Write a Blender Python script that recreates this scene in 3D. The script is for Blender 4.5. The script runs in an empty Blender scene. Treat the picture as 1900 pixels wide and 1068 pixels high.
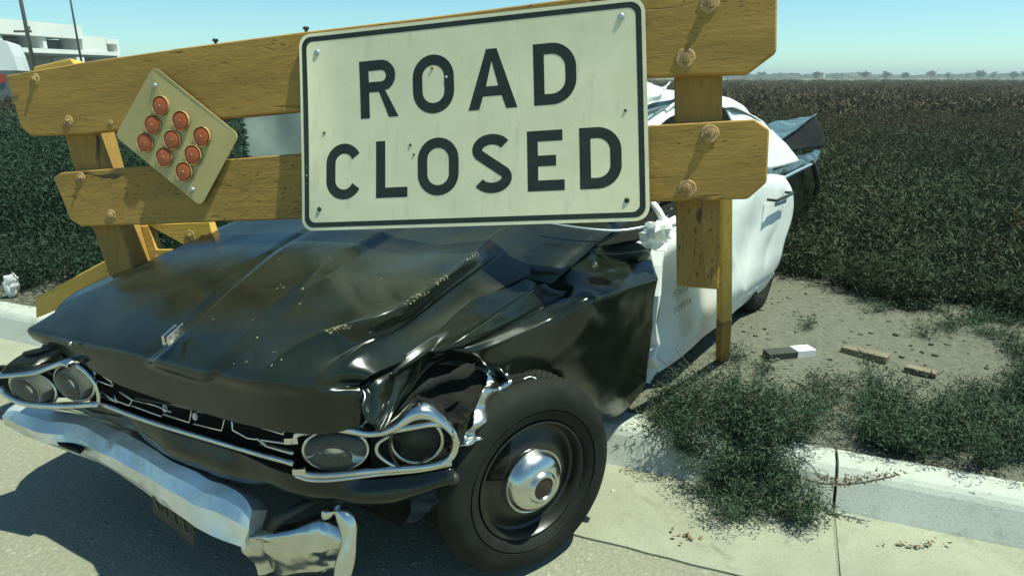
import bpy, bmesh, math, random
import numpy as np
from mathutils import Vector, Matrix, noise

random.seed(7)
RNG = np.random.default_rng(11)
scn = bpy.context.scene
COL = scn.collection

# ------------------------------------------------------------------ camera
FPX, PITCH, EYE = 1266.7, math.radians(17.3), 1.6      # focal length in photo pixels, tilt, eye height
cam_d = bpy.data.cameras.new("camera")
cam_d.sensor_width = 36.0
cam_d.lens = 24.0
cam_d.clip_start = 0.05
cam_d.clip_end = 6000.0
cam = bpy.data.objects.new("camera", cam_d)
COL.objects.link(cam)
cam.location = (0, 0, EYE)
cam.rotation_euler = (math.radians(90) - PITCH, 0, 0)
scn.camera = cam

# ------------------------------------------------------------------ light
SUN_AZ = (0.98, -0.10)          # horizontal direction towards the sun
SUN_EL = math.radians(67)
sx, sy = SUN_AZ
n_ = math.hypot(sx, sy)
sx, sy = sx / n_, sy / n_
SUN_DIR = Vector((math.cos(SUN_EL) * sx, math.cos(SUN_EL) * sy, math.sin(SUN_EL)))

world = bpy.data.worlds.new("World")
scn.world = world
world.use_nodes = True
wn, wl = world.node_tree.nodes, world.node_tree.links
wn.clear()
w_out = wn.new("ShaderNodeOutputWorld")
w_bg = wn.new("ShaderNodeBackground")
w_sky = wn.new("ShaderNodeTexSky")
w_sky.sky_type = 'NISHITA'
w_sky.sun_disc = False
w_sky.sun_elevation = SUN_EL
w_sky.sun_rotation = math.atan2(sx, sy)
w_sky.air_density = 1.0
w_sky.dust_density = 0.5
w_sky.altitude = 1200.0
w_sky.ozone_density = 1.0
w_tint = wn.new("ShaderNodeMix")
w_tint.data_type = 'RGBA'
w_tint.blend_type = 'MULTIPLY'
w_tint.inputs[0].default_value = 1.0
w_tint.inputs[7].default_value = (0.63, 0.96, 0.95, 1)     # the film's cyan-green cast
wl.new(w_sky.outputs[0], w_tint.inputs[6])
wl.new(w_tint.outputs[2], w_bg.inputs[0])
w_bg.inputs[1].default_value = 0.10
wl.new(w_bg.outputs[0], w_out.inputs[0])

sun_d = bpy.data.lights.new("sun", 'SUN')
sun_d.energy = 4.4
sun_d.angle = math.radians(0.5)
sun_d.color = (0.92, 1.0, 0.82)
sun = bpy.data.objects.new("sun", sun_d)
COL.objects.link(sun)
sun.rotation_euler = (-SUN_DIR).to_track_quat('-Z', 'Y').to_euler()

scn.view_settings.view_transform = 'Standard'
scn.view_settings.look = 'None'
scn.view_settings.gamma = 1.0
scn.view_settings.use_curve_mapping = False
scn.view_settings.exposure = 0.55
scn.cycles.max_bounces = 6
scn.cycles.transparent_max_bounces = 12

# ------------------------------------------------------------------ measuring helpers
CP, SP = math.cos(PITCH), math.sin(PITCH)
EYEP = np.array([0, 0, EYE])


def ray(u, v):
    a = (u - 950) / FPX
    b = (534 - v) / FPX
    return np.array([a, CP + b * SP, -SP + b * CP])


def at_z(u, v, z):
    r = ray(u, v)
    return EYEP + r * ((z - EYE) / r[2])


def at_y(u, v, y):
    r = ray(u, v)
    return EYEP + r * (y / r[1])


def at_d(u, v, d):
    return EYEP + ray(u, v) * d


def at_plane(u, v, p0, n):
    r = ray(u, v)
    return EYEP + r * (((p0 - EYEP) @ n) / (r @ n))


# car frame: origin under the front wheel, LON to the rear, LAT to the car's right-hand side
CO = np.array([0.064, 1.922, 0.0])
LON = np.array([0.550, 0.835, 0.0])
LAT = np.array([-0.835, 0.550, 0.0])
ZUP = np.array([0, 0, 1.0])


def cl(lon, lat, z):
    return CO + LON * lon + LAT * lat + ZUP * z


def at_lat(u, v, lat):
    return at_plane(u, v, CO + LAT * lat, LAT)


# ------------------------------------------------------------------ materials
def new_mat(name):
    m = bpy.data.materials.new(name)
    m.use_nodes = True
    nt = m.node_tree
    b = nt.nodes["Principled BSDF"]
    return m, nt, b


def node(nt, kind, **kw):
    n = nt.nodes.new(kind)
    for k, v in kw.items():
        setattr(n, k, v)
    return n


def setv(sock, v):
    sock.default_value = v


def ramp(nt, fac, stops, interp='LINEAR'):
    r = node(nt, "ShaderNodeValToRGB")
    r.color_ramp.interpolation = interp
    els = r.color_ramp.elements
    while len(els) < len(stops):
        els.new(0.5)
    for e, (p, c) in zip(els, stops):
        e.position = p
        e.color = (*c, 1) if len(c) == 3 else c
    nt.links.new(fac, r.inputs[0])
    return r.outputs[0]


def coords(nt, scale=(1, 1, 1), kind="Object", rot=(0, 0, 0)):
    tc = node(nt, "ShaderNodeTexCoord")
    mp = node(nt, "ShaderNodeMapping")
    mp.inputs["Scale"].default_value = scale
    mp.inputs["Rotation"].default_value = rot
    nt.links.new(tc.outputs[kind], mp.inputs[0])
    return mp.outputs[0]


def tex_noise(nt, vec, scale, detail=4, rough=0.55, dist=0.0):
    n = node(nt, "ShaderNodeTexNoise")
    n.inputs["Scale"].default_value = scale
    n.inputs["Detail"].default_value = detail
    n.inputs["Roughness"].default_value = rough
    n.inputs["Distortion"].default_value = dist
    if vec is not None:
        nt.links.new(vec, n.inputs["Vector"])
    return n.outputs[0]


def mixc(nt, fac, a, b, blend='MIX'):
    m = node(nt, "ShaderNodeMix", data_type='RGBA', blend_type=blend)
    for i, x in ((0, fac), (6, a), (7, b)):
        if isinstance(x, (int, float)):
            m.inputs[i].default_value = x
        elif isinstance(x, tuple):
            m.inputs[i].default_value = (*x, 1) if len(x) == 3 else x
        else:
            nt.links.new(x, m.inputs[i])
    return m.outputs[2]


def math_n(nt, op, a, b=None, clamp=False):
    m = node(nt, "ShaderNodeMath", operation=op, use_clamp=clamp)
    for i, x in ((0, a), (1, b)):
        if x is None:
            continue
        if isinstance(x, (int, float)):
            m.inputs[i].default_value = x
        else:
            nt.links.new(x, m.inputs[i])
    return m.outputs[0]


def bump(nt, b, height, strength, dist=0.01):
    n = node(nt, "ShaderNodeBump")
    n.inputs["Strength"].default_value = strength
    n.inputs["Distance"].default_value = dist
    nt.links.new(height, n.inputs["Height"])
    nt.links.new(n.outputs[0], b.inputs["Normal"])


MAT = {}


def simple(name, col, rough=0.6, metal=0.0, var=0.15, scale=8.0, bumpy=0.0, spec=0.5):
    m, nt, b = new_mat(name)
    v = coords(nt)
    f = tex_noise(nt, v, scale, 5)
    lo = tuple(c * (1 - var) for c in col)
    hi = tuple(min(1, c * (1 + var)) for c in col)
    nt.links.new(ramp(nt, f, [(0.3, lo), (0.7, hi)]), b.inputs["Base Color"])
    setv(b.inputs["Roughness"], rough)
    setv(b.inputs["Metallic"], metal)
    setv(b.inputs["Specular IOR Level"], spec)
    if bumpy:
        bump(nt, b, tex_noise(nt, v, scale * 6, 4), bumpy, 0.01)
    MAT[name] = m
    return m


def make_wood(name, axis_scale, c_lo, c_hi, crack=0.055):
    """Painted and weathered lumber: grain stretched along local x."""
    m, nt, b = new_mat(name)
    v = coords(nt, axis_scale)
    oi = node(nt, "ShaderNodeObjectInfo")
    add = node(nt, "ShaderNodeVectorMath", operation='ADD')
    sc = node(nt, "ShaderNodeVectorMath", operation='SCALE')
    cmb = node(nt, "ShaderNodeCombineXYZ")
    for i in range(3):
        nt.links.new(oi.outputs["Random"], cmb.inputs[i])
    nt.links.new(cmb.outputs[0], sc.inputs[0])
    sc.inputs["Scale"].default_value = 37.0
    nt.links.new(v, add.inputs[0])
    nt.links.new(sc.outputs[0], add.inputs[1])
    vec = add.outputs[0]
    grain = tex_noise(nt, vec, 13.0, 7, 0.66, 0.5)
    fine = tex_noise(nt, vec, 34.0, 5, 0.6, 0.2)
    blot = tex_noise(nt, vec, 1.3, 4, 0.5, 0.4)
    base = ramp(nt, grain, [(0.25, c_lo), (0.72, c_hi)])
    base = mixc(nt, ramp(nt, blot, [(0.42, (0, 0, 0)), (0.62, (0.7, 0.7, 0.7))]), base,
                (c_lo[0] * 0.80, c_lo[1] * 0.86, c_lo[2] * 0.95))
    cr = ramp(nt, fine, [(0.34, (1, 1, 1)), (0.40, (0, 0, 0))])
    kn = tex_noise(nt, vec, 3.1, 2, 0.4, 1.5)
    kn = ramp(nt, kn, [(0.30, (1, 1, 1)), (0.35, (0, 0, 0))])
    dark = math_n(nt, 'MAXIMUM', cr, kn)
    dark = math_n(nt, 'MULTIPLY', dark, ramp(nt, tex_noise(nt, vec, 2.2, 3), [(0.45, (0, 0, 0)), (0.6, (0.9, 0.9, 0.9))]))
    base = mixc(nt, dark, base, (crack, crack * 0.8, crack * 0.5))
    peel = tex_noise(nt, vec, 5.0, 8, 0.72, 1.0)
    peel = ramp(nt, peel, [(0.60, (0, 0, 0)), (0.66, (0.75, 0.75, 0.75))])
    base = mixc(nt, peel, base, (c_lo[0] * 0.52, c_lo[1] * 0.66, c_lo[2] * 1.05))
    nt.links.new(base, b.inputs["Base Color"])
    setv(b.inputs["Roughness"], 0.75)
    setv(b.inputs["Specular IOR Level"], 0.25)
    h = math_n(nt, 'SUBTRACT', math_n(nt, 'MULTIPLY', grain, 0.6), math_n(nt, 'MULTIPLY', dark, 1.0))
    bump(nt, b, h, 0.6, 0.006)
    MAT[name] = m
    return m


make_wood("wood", (1.0, 4.5, 4.5), (0.36, 0.200, 0.046), (0.49, 0.285, 0.066))
make_wood("wood_post", (4.5, 1.0, 4.5), (0.30, 0.165, 0.040), (0.42, 0.245, 0.058))
make_wood("wood_brace", (1.0, 7.0, 7.0), (0.60, 0.36, 0.075), (0.74, 0.46, 0.105), 0.14)
make_wood("wood_grey", (1.0, 8.0, 8.0), (0.17, 0.14, 0.09), (0.30, 0.25, 0.17))


def paint(name, col, dust, rough=0.12, dustamt=0.55):
    m, nt, b = new_mat(name)
    v = coords(nt)
    d = tex_noise(nt, v, 2.6, 6, 0.62, 0.8)
    sp = tex_noise(nt, v, 55.0, 3, 0.7)
    geo = node(nt, "ShaderNodeNewGeometry")
    sep = node(nt, "ShaderNodeSeparateXYZ")
    nt.links.new(geo.outputs["Normal"], sep.inputs[0])
    up = math_n(nt, 'MULTIPLY', math_n(nt, 'MAXIMUM', sep.outputs[2], 0.0), 1.0)
    k = ramp(nt, d, [(0.40, (0, 0, 0)), (0.72, (1, 1, 1))])
    k = math_n(nt, 'MULTIPLY', k, math_n(nt, 'ADD', math_n(nt, 'MULTIPLY', up, 0.7), 0.3))
    k = math_n(nt, 'MULTIPLY', k, dustamt)
    k2 = math_n(nt, 'MULTIPLY', ramp(nt, sp, [(0.70, (0, 0, 0)), (0.76, (1, 1, 1))]), 0.35 * dustamt)
    k = math_n(nt, 'ADD', k, k2, True)
    nt.links.new(mixc(nt, k, col, dust), b.inputs["Base Color"])
    r = math_n(nt, 'ADD', math_n(nt, 'MULTIPLY', k, 0.5), rough, True)
    nt.links.new(r, b.inputs["Roughness"])
    bump(nt, b, tex_noise(nt, v, 7.0, 3, 0.5), 0.05, 0.02)
    MAT[name] = m
    return m


paint("black_paint", (0.007, 0.011, 0.006), (0.046, 0.054, 0.036), 0.17, 0.42)
paint("white_paint", (0.80, 0.82, 0.78), (0.50, 0.50, 0.40), 0.22, 0.35)

# chrome, pitted and dusty
m, nt, b = new_mat("chrome")
v = coords(nt)
f = tex_noise(nt, v, 9.0, 6, 0.65, 0.5)
nt.links.new(ramp(nt, f, [(0.35, (0.66, 0.68, 0.66)), (0.70, (0.50, 0.49, 0.44))]), b.inputs["Base Color"])
setv(b.inputs["Metallic"], 1.0)
nt.links.new(ramp(nt, f, [(0.35, (0.12, 0.12, 0.12)), (0.72, (0.38, 0.38, 0.38))]), b.inputs["Roughness"])
bump(nt, b, tex_noise(nt, v, 14.0, 3), 0.12, 0.02)
MAT["chrome"] = m
# bumper chrome: duller, blotched
m, nt, b = new_mat("bumper_chrome")
v = coords(nt)
f = tex_noise(nt, v, 6.0, 6, 0.65, 0.7)
nt.links.new(ramp(nt, f, [(0.36, (0.90, 0.92, 0.90)), (0.58, (0.80, 0.79, 0.72)), (0.75, (0.58, 0.50, 0.36))]), b.inputs["Base Color"])
setv(b.inputs["Metallic"], 0.62)
nt.links.new(ramp(nt, f, [(0.35, (0.28, 0.28, 0.28)), (0.7, (0.5, 0.5, 0.5))]), b.inputs["Roughness"])
bump(nt, b, tex_noise(nt, v, 18.0, 3), 0.18, 0.02)
MAT["bumper_chrome"] = m

simple("rubber", (0.013, 0.0145, 0.0105), 0.8, 0, 0.55, 7, 0.15, 0.25)
simple("wheel_black", (0.014, 0.015, 0.010), 0.35, 0, 0.4, 10, 0.05)
simple("hub_red", (0.030, 0.016, 0.012), 0.5)
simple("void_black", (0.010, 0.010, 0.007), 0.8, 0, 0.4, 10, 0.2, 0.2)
simple("dark_metal", (0.05, 0.05, 0.042), 0.5, 0.5, 0.4, 12, 0.2)
simple("bolt", (0.42, 0.265, 0.11), 0.75, 0.0, 0.5, 45, 0.5, 0.3)
simple("galv", (0.42, 0.50, 0.56), 0.4, 0.6, 0.25, 50)
simple("plate_black", (0.02, 0.02, 0.015), 0.45)
simple("plate_yellow", (0.13, 0.11, 0.045), 0.5, 0, 0.4, 60)
simple("ink", (0.10, 0.115, 0.10), 0.6, 0, 0.4, 60)
simple("letter_black", (0.020, 0.024, 0.012), 0.45, 0, 0.35, 25)
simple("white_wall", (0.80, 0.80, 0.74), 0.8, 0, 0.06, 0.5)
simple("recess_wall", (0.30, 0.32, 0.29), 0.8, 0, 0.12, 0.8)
simple("van_white", (0.82, 0.82, 0.78), 0.35, 0, 0.04, 0.5)
simple("red_lens", (0.40, 0.03, 0.015), 0.25)
simple("pole_metal", (0.14, 0.17, 0.16), 0.5, 0.4)
simple("pole_wood", (0.10, 0.10, 0.075), 0.8)
simple("paper", (0.78, 0.78, 0.74), 0.8, 0, 0.05)
simple("block_dark", (0.045, 0.045, 0.035), 0.7)
simple("stone", (0.34, 0.31, 0.23), 0.9, 0, 0.35, 6)
simple("far_wall", (0.42, 0.42, 0.36), 0.9)
simple("far_tree", (0.045, 0.060, 0.035), 0.9)
simple("joint_dirt", (0.10, 0.095, 0.06), 0.95, 0, 0.4, 40, 0.3, 0.1)
simple("paint_chip", (0.38, 0.33, 0.17), 0.6)
simple("twig", (0.11, 0.085, 0.05), 0.85)
simple("dry_leaf", (0.17, 0.12, 0.06), 0.85, 0, 0.4, 50)

# sign sheeting
m, nt, b = new_mat("sign_sheet")
v = coords(nt)
f = tex_noise(nt, v, 5.0, 6, 0.6, 0.4)
fs = tex_noise(nt, v, 60.0, 3, 0.7)
c = ramp(nt, f, [(0.3, (0.76, 0.70, 0.44)), (0.7, (0.86, 0.79, 0.52))])
c = mixc(nt, math_n(nt, 'MULTIPLY', ramp(nt, fs, [(0.66, (0, 0, 0)), (0.74, (1, 1, 1))]), 0.40), c, (0.30, 0.28, 0.16))
vs_ = coords(nt, (26.0, 26.0, 1.6))
st_ = tex_noise(nt, vs_, 1.0, 5, 0.6)
c = mixc(nt, math_n(nt, 'MULTIPLY', ramp(nt, st_, [(0.56, (0, 0, 0)), (0.70, (1, 1, 1))]), 0.30), c, (0.48, 0.45, 0.27))
nt.links.new(c, b.inputs["Base Color"])
setv(b.inputs["Roughness"], 0.45)
bump(nt, b, tex_noise(nt, v, 3.0, 2), 0.25, 0.02)
MAT["sign_sheet"] = m
simple("sign_back", (0.45, 0.47, 0.45), 0.4, 0.6)

# yellow reflector board
m, nt, b = new_mat("reflector_board")
v = coords(nt)
f = tex_noise(nt, v, 7.0, 5, 0.6, 0.3)
nt.links.new(ramp(nt, f, [(0.3, (0.47, 0.36, 0.13)), (0.7, (0.55, 0.43, 0.165))]), b.inputs["Base Color"])
setv(b.inputs["Roughness"], 0.5)
MAT["reflector_board"] = m
# orange reflector lens with fine cells
m, nt, b = new_mat("orange_lens")
v = coords(nt)
vo = node(nt, "ShaderNodeTexVoronoi")
vo.inputs["Scale"].default_value = 260
nt.links.new(v, vo.inputs["Vector"])
nt.links.new(ramp(nt, vo.outputs["Distance"], [(0.1, (0.66, 0.15, 0.025)), (0.7, (0.42, 0.085, 0.018))]), b.inputs["Base Color"])
setv(b.inputs["Roughness"], 0.2)
bump(nt, b, vo.outputs["Distance"], 0.3, 0.003)
MAT["orange_lens"] = m

# glass: dusty windscreen, lamp lenses with dust and a brightening film
def glassy(name, tr, dirt, dirtamt):
    m, nt, b = new_mat(name)
    out = nt.nodes["Material Output"]
    v = coords(nt)
    f = tex_noise(nt, v, 4.0, 6, 0.6, 0.6)
    tp = node(nt, "ShaderNodeBsdfTransparent")
    tp.inputs[0].default_value = (*tr, 1)
    gl = node(nt, "ShaderNodeBsdfGlossy")
    gl.inputs["Roughness"].default_value = 0.04
    fr = node(nt, "ShaderNodeFresnel")
    fr.inputs[0].default_value = 1.5
    m1 = node(nt, "ShaderNodeMixShader")
    nt.links.new(fr.outputs[0], m1.inputs[0])
    nt.links.new(tp.outputs[0], m1.inputs[1])
    nt.links.new(gl.outputs[0], m1.inputs[2])
    setv(b.inputs["Base Color"], (*dirt, 1))
    setv(b.inputs["Roughness"], 0.6)
    m2 = node(nt, "ShaderNodeMixShader")
    k = ramp(nt, f, [(0.3, (dirtamt * 0.6,) * 3), (0.7, (min(1, dirtamt * 1.3),) * 3)])
    nt.links.new(k, m2.inputs[0])
    nt.links.new(m1.outputs[0], m2.inputs[1])
    nt.links.new(b.outputs[0], m2.inputs[2])
    nt.links.new(m2.outputs[0], out.inputs[0])
    MAT[name] = m


glassy("windscreen_glass", (0.45, 0.55, 0.52), (0.085, 0.125, 0.115), 1.55)
glassy("lamp_glass", (0.95, 0.97, 0.96), (0.45, 0.47, 0.43), 0.07)  # some dust, but its pale tone is also brightness put into the lens colour
simple("lamp_mirror", (0.86, 0.88, 0.87), 0.10, 1.0, 0.05, 20)

# road: pale dusty asphalt
m, nt, b = new_mat("road_surface")
v = coords(nt)
f1 = tex_noise(nt, v, 0.7, 6, 0.6, 0.3)
f2 = tex_noise(nt, v, 70.0, 4, 0.7)
vo = node(nt, "ShaderNodeTexVoronoi")
vo.inputs["Scale"].default_value = 75
nt.links.new(v, vo.inputs["Vector"])
c = ramp(nt, f1, [(0.3, (0.225, 0.222, 0.158)), (0.7, (0.30, 0.295, 0.212))])
c = mixc(nt, 0.55, c, ramp(nt, f2, [(0.3, (0.16, 0.155, 0.11)), (0.7, (0.36, 0.35, 0.26))]))
c = mixc(nt, math_n(nt, 'MULTIPLY', ramp(nt, vo.outputs["Color"], [(0.80, (0, 0, 0)), (0.9, (1, 1, 1))]), 0.35), c, (0.44, 0.43, 0.34))
nt.links.new(c, b.inputs["Base Color"])
setv(b.inputs["Roughness"], 0.95)
setv(b.inputs["Specular IOR Level"], 0.2)
bump(nt, b, math_n(nt, 'ADD', f2, math_n(nt, 'MULTIPLY', vo.outputs["Distance"], 0.5)), 0.7, 0.008)
MAT["road_surface"] = m


def concrete(name, lo, hi, stain):
    m, nt, b = new_mat(name)
    v = coords(nt)
    f1 = tex_noise(nt, v, 2.2, 7, 0.65, 0.5)
    f2 = tex_noise(nt, v, 95.0, 4, 0.7)
    f3 = tex_noise(nt, v, 5.5, 6, 0.7, 1.2)
    c = ramp(nt, f1, [(0.3, lo), (0.7, hi)])
    c = mixc(nt, math_n(nt, 'MULTIPLY', ramp(nt, f2, [(0.35, (1, 1, 1)), (0.5, (0, 0, 0))]), 0.28), c, stain)
    c = mixc(nt, math_n(nt, 'MULTIPLY', ramp(nt, f3, [(0.55, (0, 0, 0)), (0.72, (1, 1, 1))]), 0.55), c, stain)
    nt.links.new(c, b.inputs["Base Color"])
    setv(b.inputs["Roughness"], 0.9)
    setv(b.inputs["Specular IOR Level"], 0.2)
    bump(nt, b, f2, 0.35, 0.005)
    MAT[name] = m


concrete("kerb_concrete", (0.42, 0.44, 0.38), (0.53, 0.55, 0.48), (0.25, 0.24, 0.19))
concrete("gutter_concrete", (0.26, 0.26, 0.19), (0.37, 0.37, 0.275), (0.16, 0.145, 0.095))

# dirt and far plain
m, nt, b = new_mat("dirt")
v = coords(nt)
f1 = tex_noise(nt, v, 1.1, 7, 0.62, 0.5)
f2 = tex_noise(nt, v, 22.0, 6, 0.7)
f3 = tex_noise(nt, v, 0.05, 5, 0.6)
c = ramp(nt, f1, [(0.3, (0.145, 0.144, 0.104)), (0.7, (0.205, 0.203, 0.152))])
c = mixc(nt, 0.5, c, ramp(nt, f2, [(0.3, (0.09, 0.09, 0.066)), (0.7, (0.24, 0.238, 0.182))]))
nt.links.new(c, b.inputs["Base Color"])
setv(b.inputs["Roughness"], 0.95)
setv(b.inputs["Specular IOR Level"], 0.1)
bump(nt, b, math_n(nt, 'ADD', f2, math_n(nt, 'MULTIPLY', f1, 2.0)), 0.9, 0.03)
MAT["dirt"] = m
simple("scrub_soil", (0.045, 0.042, 0.022), 0.95, 0, 0.3, 0.3, 0.5, 0.1)
simple("plain_soil", (0.23, 0.22, 0.14), 0.95, 0, 0.25, 0.012, 0.0, 0.1)


def leafmat(name, stops):
    m, nt, b = new_mat(name)
    geo = node(nt, "ShaderNodeNewGeometry")
    v = coords(nt)
    big = tex_noise(nt, v, 0.35, 3)
    f = math_n(nt, 'ADD', math_n(nt, 'MULTIPLY', geo.outputs["Random Per Island"], 0.75),
               math_n(nt, 'MULTIPLY', math_n(nt, 'SUBTRACT', big, 0.35), 0.8), True)
    nt.links.new(ramp(nt, f, stops), b.inputs["Base Color"])
    setv(b.inputs["Roughness"], 0.75)
    setv(b.inputs["Specular IOR Level"], 0.15)
    MAT[name] = m


leafmat("field_leaf", [(0.0, (0.050, 0.044, 0.020)), (0.45, (0.085, 0.066, 0.030)), (0.8, (0.120, 0.082, 0.040)), (1.0, (0.070, 0.085, 0.040))])
leafmat("brush_leaf", [(0.0, (0.030, 0.045, 0.020)), (0.5, (0.052, 0.076, 0.036)), (0.85, (0.080, 0.092, 0.044)), (1.0, (0.12, 0.10, 0.055))])
leafmat("bush_leaf", [(0.0, (0.018, 0.034, 0.020)), (0.5, (0.032, 0.062, 0.036)), (1.0, (0.055, 0.095, 0.052))])
leafmat("weed_leaf", [(0.0, (0.030, 0.060, 0.032)), (0.55, (0.058, 0.100, 0.054)), (0.85, (0.095, 0.120, 0.066)), (1.0, (0.14, 0.12, 0.07))])

# ------------------------------------------------------------------ object helpers
BASE = {}


def thing(name, label, cat, loc=(0, 0, 0), group=None):
    o = bpy.data.objects.new(name, None)
    o.empty_display_size = 0.2
    COL.objects.link(o)
    o.location = tuple(float(x) for x in loc)
    o["label"] = label
    o["category"] = cat
    if group:
        o["group"] = group
    BASE[o.name] = np.array(loc, float)
    return o


def tag(o, label=None, cat=None, group=None, kind=None):
    for k, x in (("label", label), ("category", cat), ("group", group), ("kind", kind)):
        if x:
            o[k] = x
    return o


def link(name, me, mat, parent=None, base=None):
    """Mesh with world coordinates -> object, origin at its thing's base."""
    if base is None:
        base = BASE[parent.name] if parent is not None else np.zeros(3)
    o = bpy.data.objects.new(name, me)
    COL.objects.link(o)
    if mat is not None:
        me.materials.append(MAT[mat] if isinstance(mat, str) else mat)
    if np.any(base):
        me.transform(Matrix.Translation(-Vector(base)))
    if parent is not None:
        o.parent = parent
    else:
        o.location = Vector(base)
    BASE[o.name] = np.array(base, float)
    return o


def mesh_from(name, verts, faces, smooth=False):
    me = bpy.data.meshes.new(name)
    me.from_pydata([tuple(map(float, v)) for v in verts], [], faces)
    me.validate()
    if smooth:
        me.polygons.foreach_set("use_smooth", [True] * len(me.polygons))
    me.update()
    return me


def bm_obj(name, bm, mat, parent=None, smooth=False, base=None, fix=True):
    if fix:
        bmesh.ops.recalc_face_normals(bm, faces=bm.faces)
    me = bpy.data.meshes.new(name)
    bm.to_mesh(me)
    bm.free()
    if smooth:
        me.polygons.foreach_set("use_smooth", [True] * len(me.polygons))
    return link(name, me, mat, parent, base)


def catmull(P, t):
    """P: (n, ...) control points, t: array in [0, n-1]."""
    n = len(P)
    i = np.clip(np.floor(t).astype(int), 0, n - 2)
    f = (t - i).reshape((-1,) + (1,) * (P.ndim - 1))
    p1, p2 = P[i], P[i + 1]
    p0 = np.where((i > 0).reshape(f.shape), P[np.maximum(i - 1, 0)], 2 * p1 - p2)
    p3 = np.where((i < n - 2).reshape(f.shape), P[np.minimum(i + 2, n - 1)], 2 * p2 - p1)
    return 0.5 * (2 * p1 + (p2 - p0) * f + (2 * p0 - 5 * p1 + 4 * p2 - p3) * f ** 2 + (3 * p1 - p0 - 3 * p2 + p3) * f ** 3)


def nz(p, scale, seed=0.0, octs=3):
    return noise.fractal(Vector((p[0] * scale + seed, p[1] * scale - seed * 0.7, p[2] * scale + seed * 1.3)), 1.0, 2.0, octs)


def patch(name, grid, nu, nv, mat, parent, disp=None, noise_amp=0.0, noise_scale=3.0, seed=0.0, thick=0.004, mask=None, lin=False):
    """Smooth sheet through a grid of world points (rows x columns); dented with disp(s, t) along its normal."""
    G = np.array(grid, float)
    R, Cn = G.shape[:2]
    tv = np.linspace(0, R - 1, nv)
    tu = np.linspace(0, Cn - 1, nu)
    A = catmull(G, tv)                                   # nv x C x 3
    B = np.transpose(catmull(np.transpose(A, (1, 0, 2)), tu), (1, 0, 2))   # nv x nu x 3
    du = np.gradient(B, axis=1)
    dv = np.gradient(B, axis=0)
    N = np.cross(du, dv)
    N /= np.linalg.norm(N, axis=2, keepdims=True) + 1e-9
    flip = np.sum(N[nv // 2, nu // 2] * (EYEP - B[nv // 2, nu // 2])) < 0
    if flip:
        N = -N
    S, T = np.meshgrid(np.linspace(0, 1, nu), np.linspace(0, 1, nv))
    D = np.zeros((nv, nu))
    if disp is not None:
        D += disp(S, T)
    if noise_amp:
        for j in range(nv):
            for i in range(nu):
                D[j, i] += noise_amp * nz(B[j, i], noise_scale, seed)
    B = B + N * D[:, :, None]
    faces = []
    for j in range(nv - 1):
        for i in range(nu - 1):
            if mask is not None and not mask((i + 0.5) / (nu - 1), (j + 0.5) / (nv - 1)):
                continue
            a, b_, c_, d_ = j * nu + i, j * nu + i + 1, (j + 1) * nu + i + 1, (j + 1) * nu + i
            faces.append((a, d_, c_, b_) if flip else (a, b_, c_, d_))
    me = mesh_from(name, B.reshape(-1, 3), faces, True)
    o = link(name, me, mat, parent)
    if thick:
        s = o.modifiers.new("thickness", 'SOLIDIFY')
        s.thickness = thick
        s.offset = -1
    return o


def tube_bm(bm, pts, rad, seg=8, closed=False, cap=True):
    P = [Vector(tuple(map(float, p))) for p in pts]
    n = len(P)
    rads = rad if hasattr(rad, "__len__") else [rad] * n
    rings = []
    prev = None
    for i in range(n):
        if closed:
            t = (P[(i + 1) % n] - P[i - 1]).normalized()
        else:
            t = (P[min(i + 1, n - 1)] - P[max(i - 1, 0)]).normalized()
        if prev is None:
            a = Vector((0, 0, 1)) if abs(t.z) < 0.9 else Vector((1, 0, 0))
            x = t.cross(a).normalized()
        else:
            x = (prev - t * prev.dot(t)).normalized()
        prev = x
        y = t.cross(x)
        rings.append([bm.verts.new(P[i] + (x * math.cos(k * 2 * math.pi / seg) + y * math.sin(k * 2 * math.pi / seg)) * rads[i]) for k in range(seg)])
    m = n if closed else n - 1
    for i in range(m):
        r0, r1 = rings[i], rings[(i + 1) % n]
        for k in range(seg):
            bm.faces.new((r0[k], r0[(k + 1) % seg], r1[(k + 1) % seg], r1[k]))
    if cap and not closed:
        bm.faces.new(list(reversed(rings[0])))
        bm.faces.new(rings[-1])


def tube(name, pts, rad, mat, parent=None, seg=8, closed=False, smooth=True, base=None):
    bm = bmesh.new()
    tube_bm(bm, pts, rad, seg, closed)
    return bm_obj(name, bm, mat, parent, smooth, base)


def dense(pts, k=4):
    P = np.array(pts, float)
    return catmull(P, np.linspace(0, len(P) - 1, (len(P) - 1) * k + 1))


def loft_bm(bm, secs, closed_sec=True, cap=True):
    rings = [[bm.verts.new(tuple(map(float, p))) for p in s] for s in secs]
    m = len(rings[0])
    for a, b_ in zip(rings[:-1], rings[1:]):
        for k in range(m if closed_sec else m - 1):
            bm.faces.new((a[k], a[(k + 1) % m], b_[(k + 1) % m], b_[k]))
    if cap and closed_sec:
        bm.faces.new(list(reversed(rings[0])))
        bm.faces.new(rings[-1])


def box_bm(bm, o, ax, ay, az):
    """Box with corner o and three edge vectors."""
    o, ax, ay, az = [np.array(x, float) for x in (o, ax, ay, az)]
    vs = [bm.verts.new(tuple(o + ax * i + ay * j + az * k)) for i in (0, 1) for j in (0, 1) for k in (0, 1)]
    for f in ((0, 1, 3, 2), (4, 6, 7, 5), (0, 4, 5, 1), (2, 3, 7, 6), (0, 2, 6, 4), (1, 5, 7, 3)):
        bm.faces.new([vs[i] for i in f])


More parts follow.
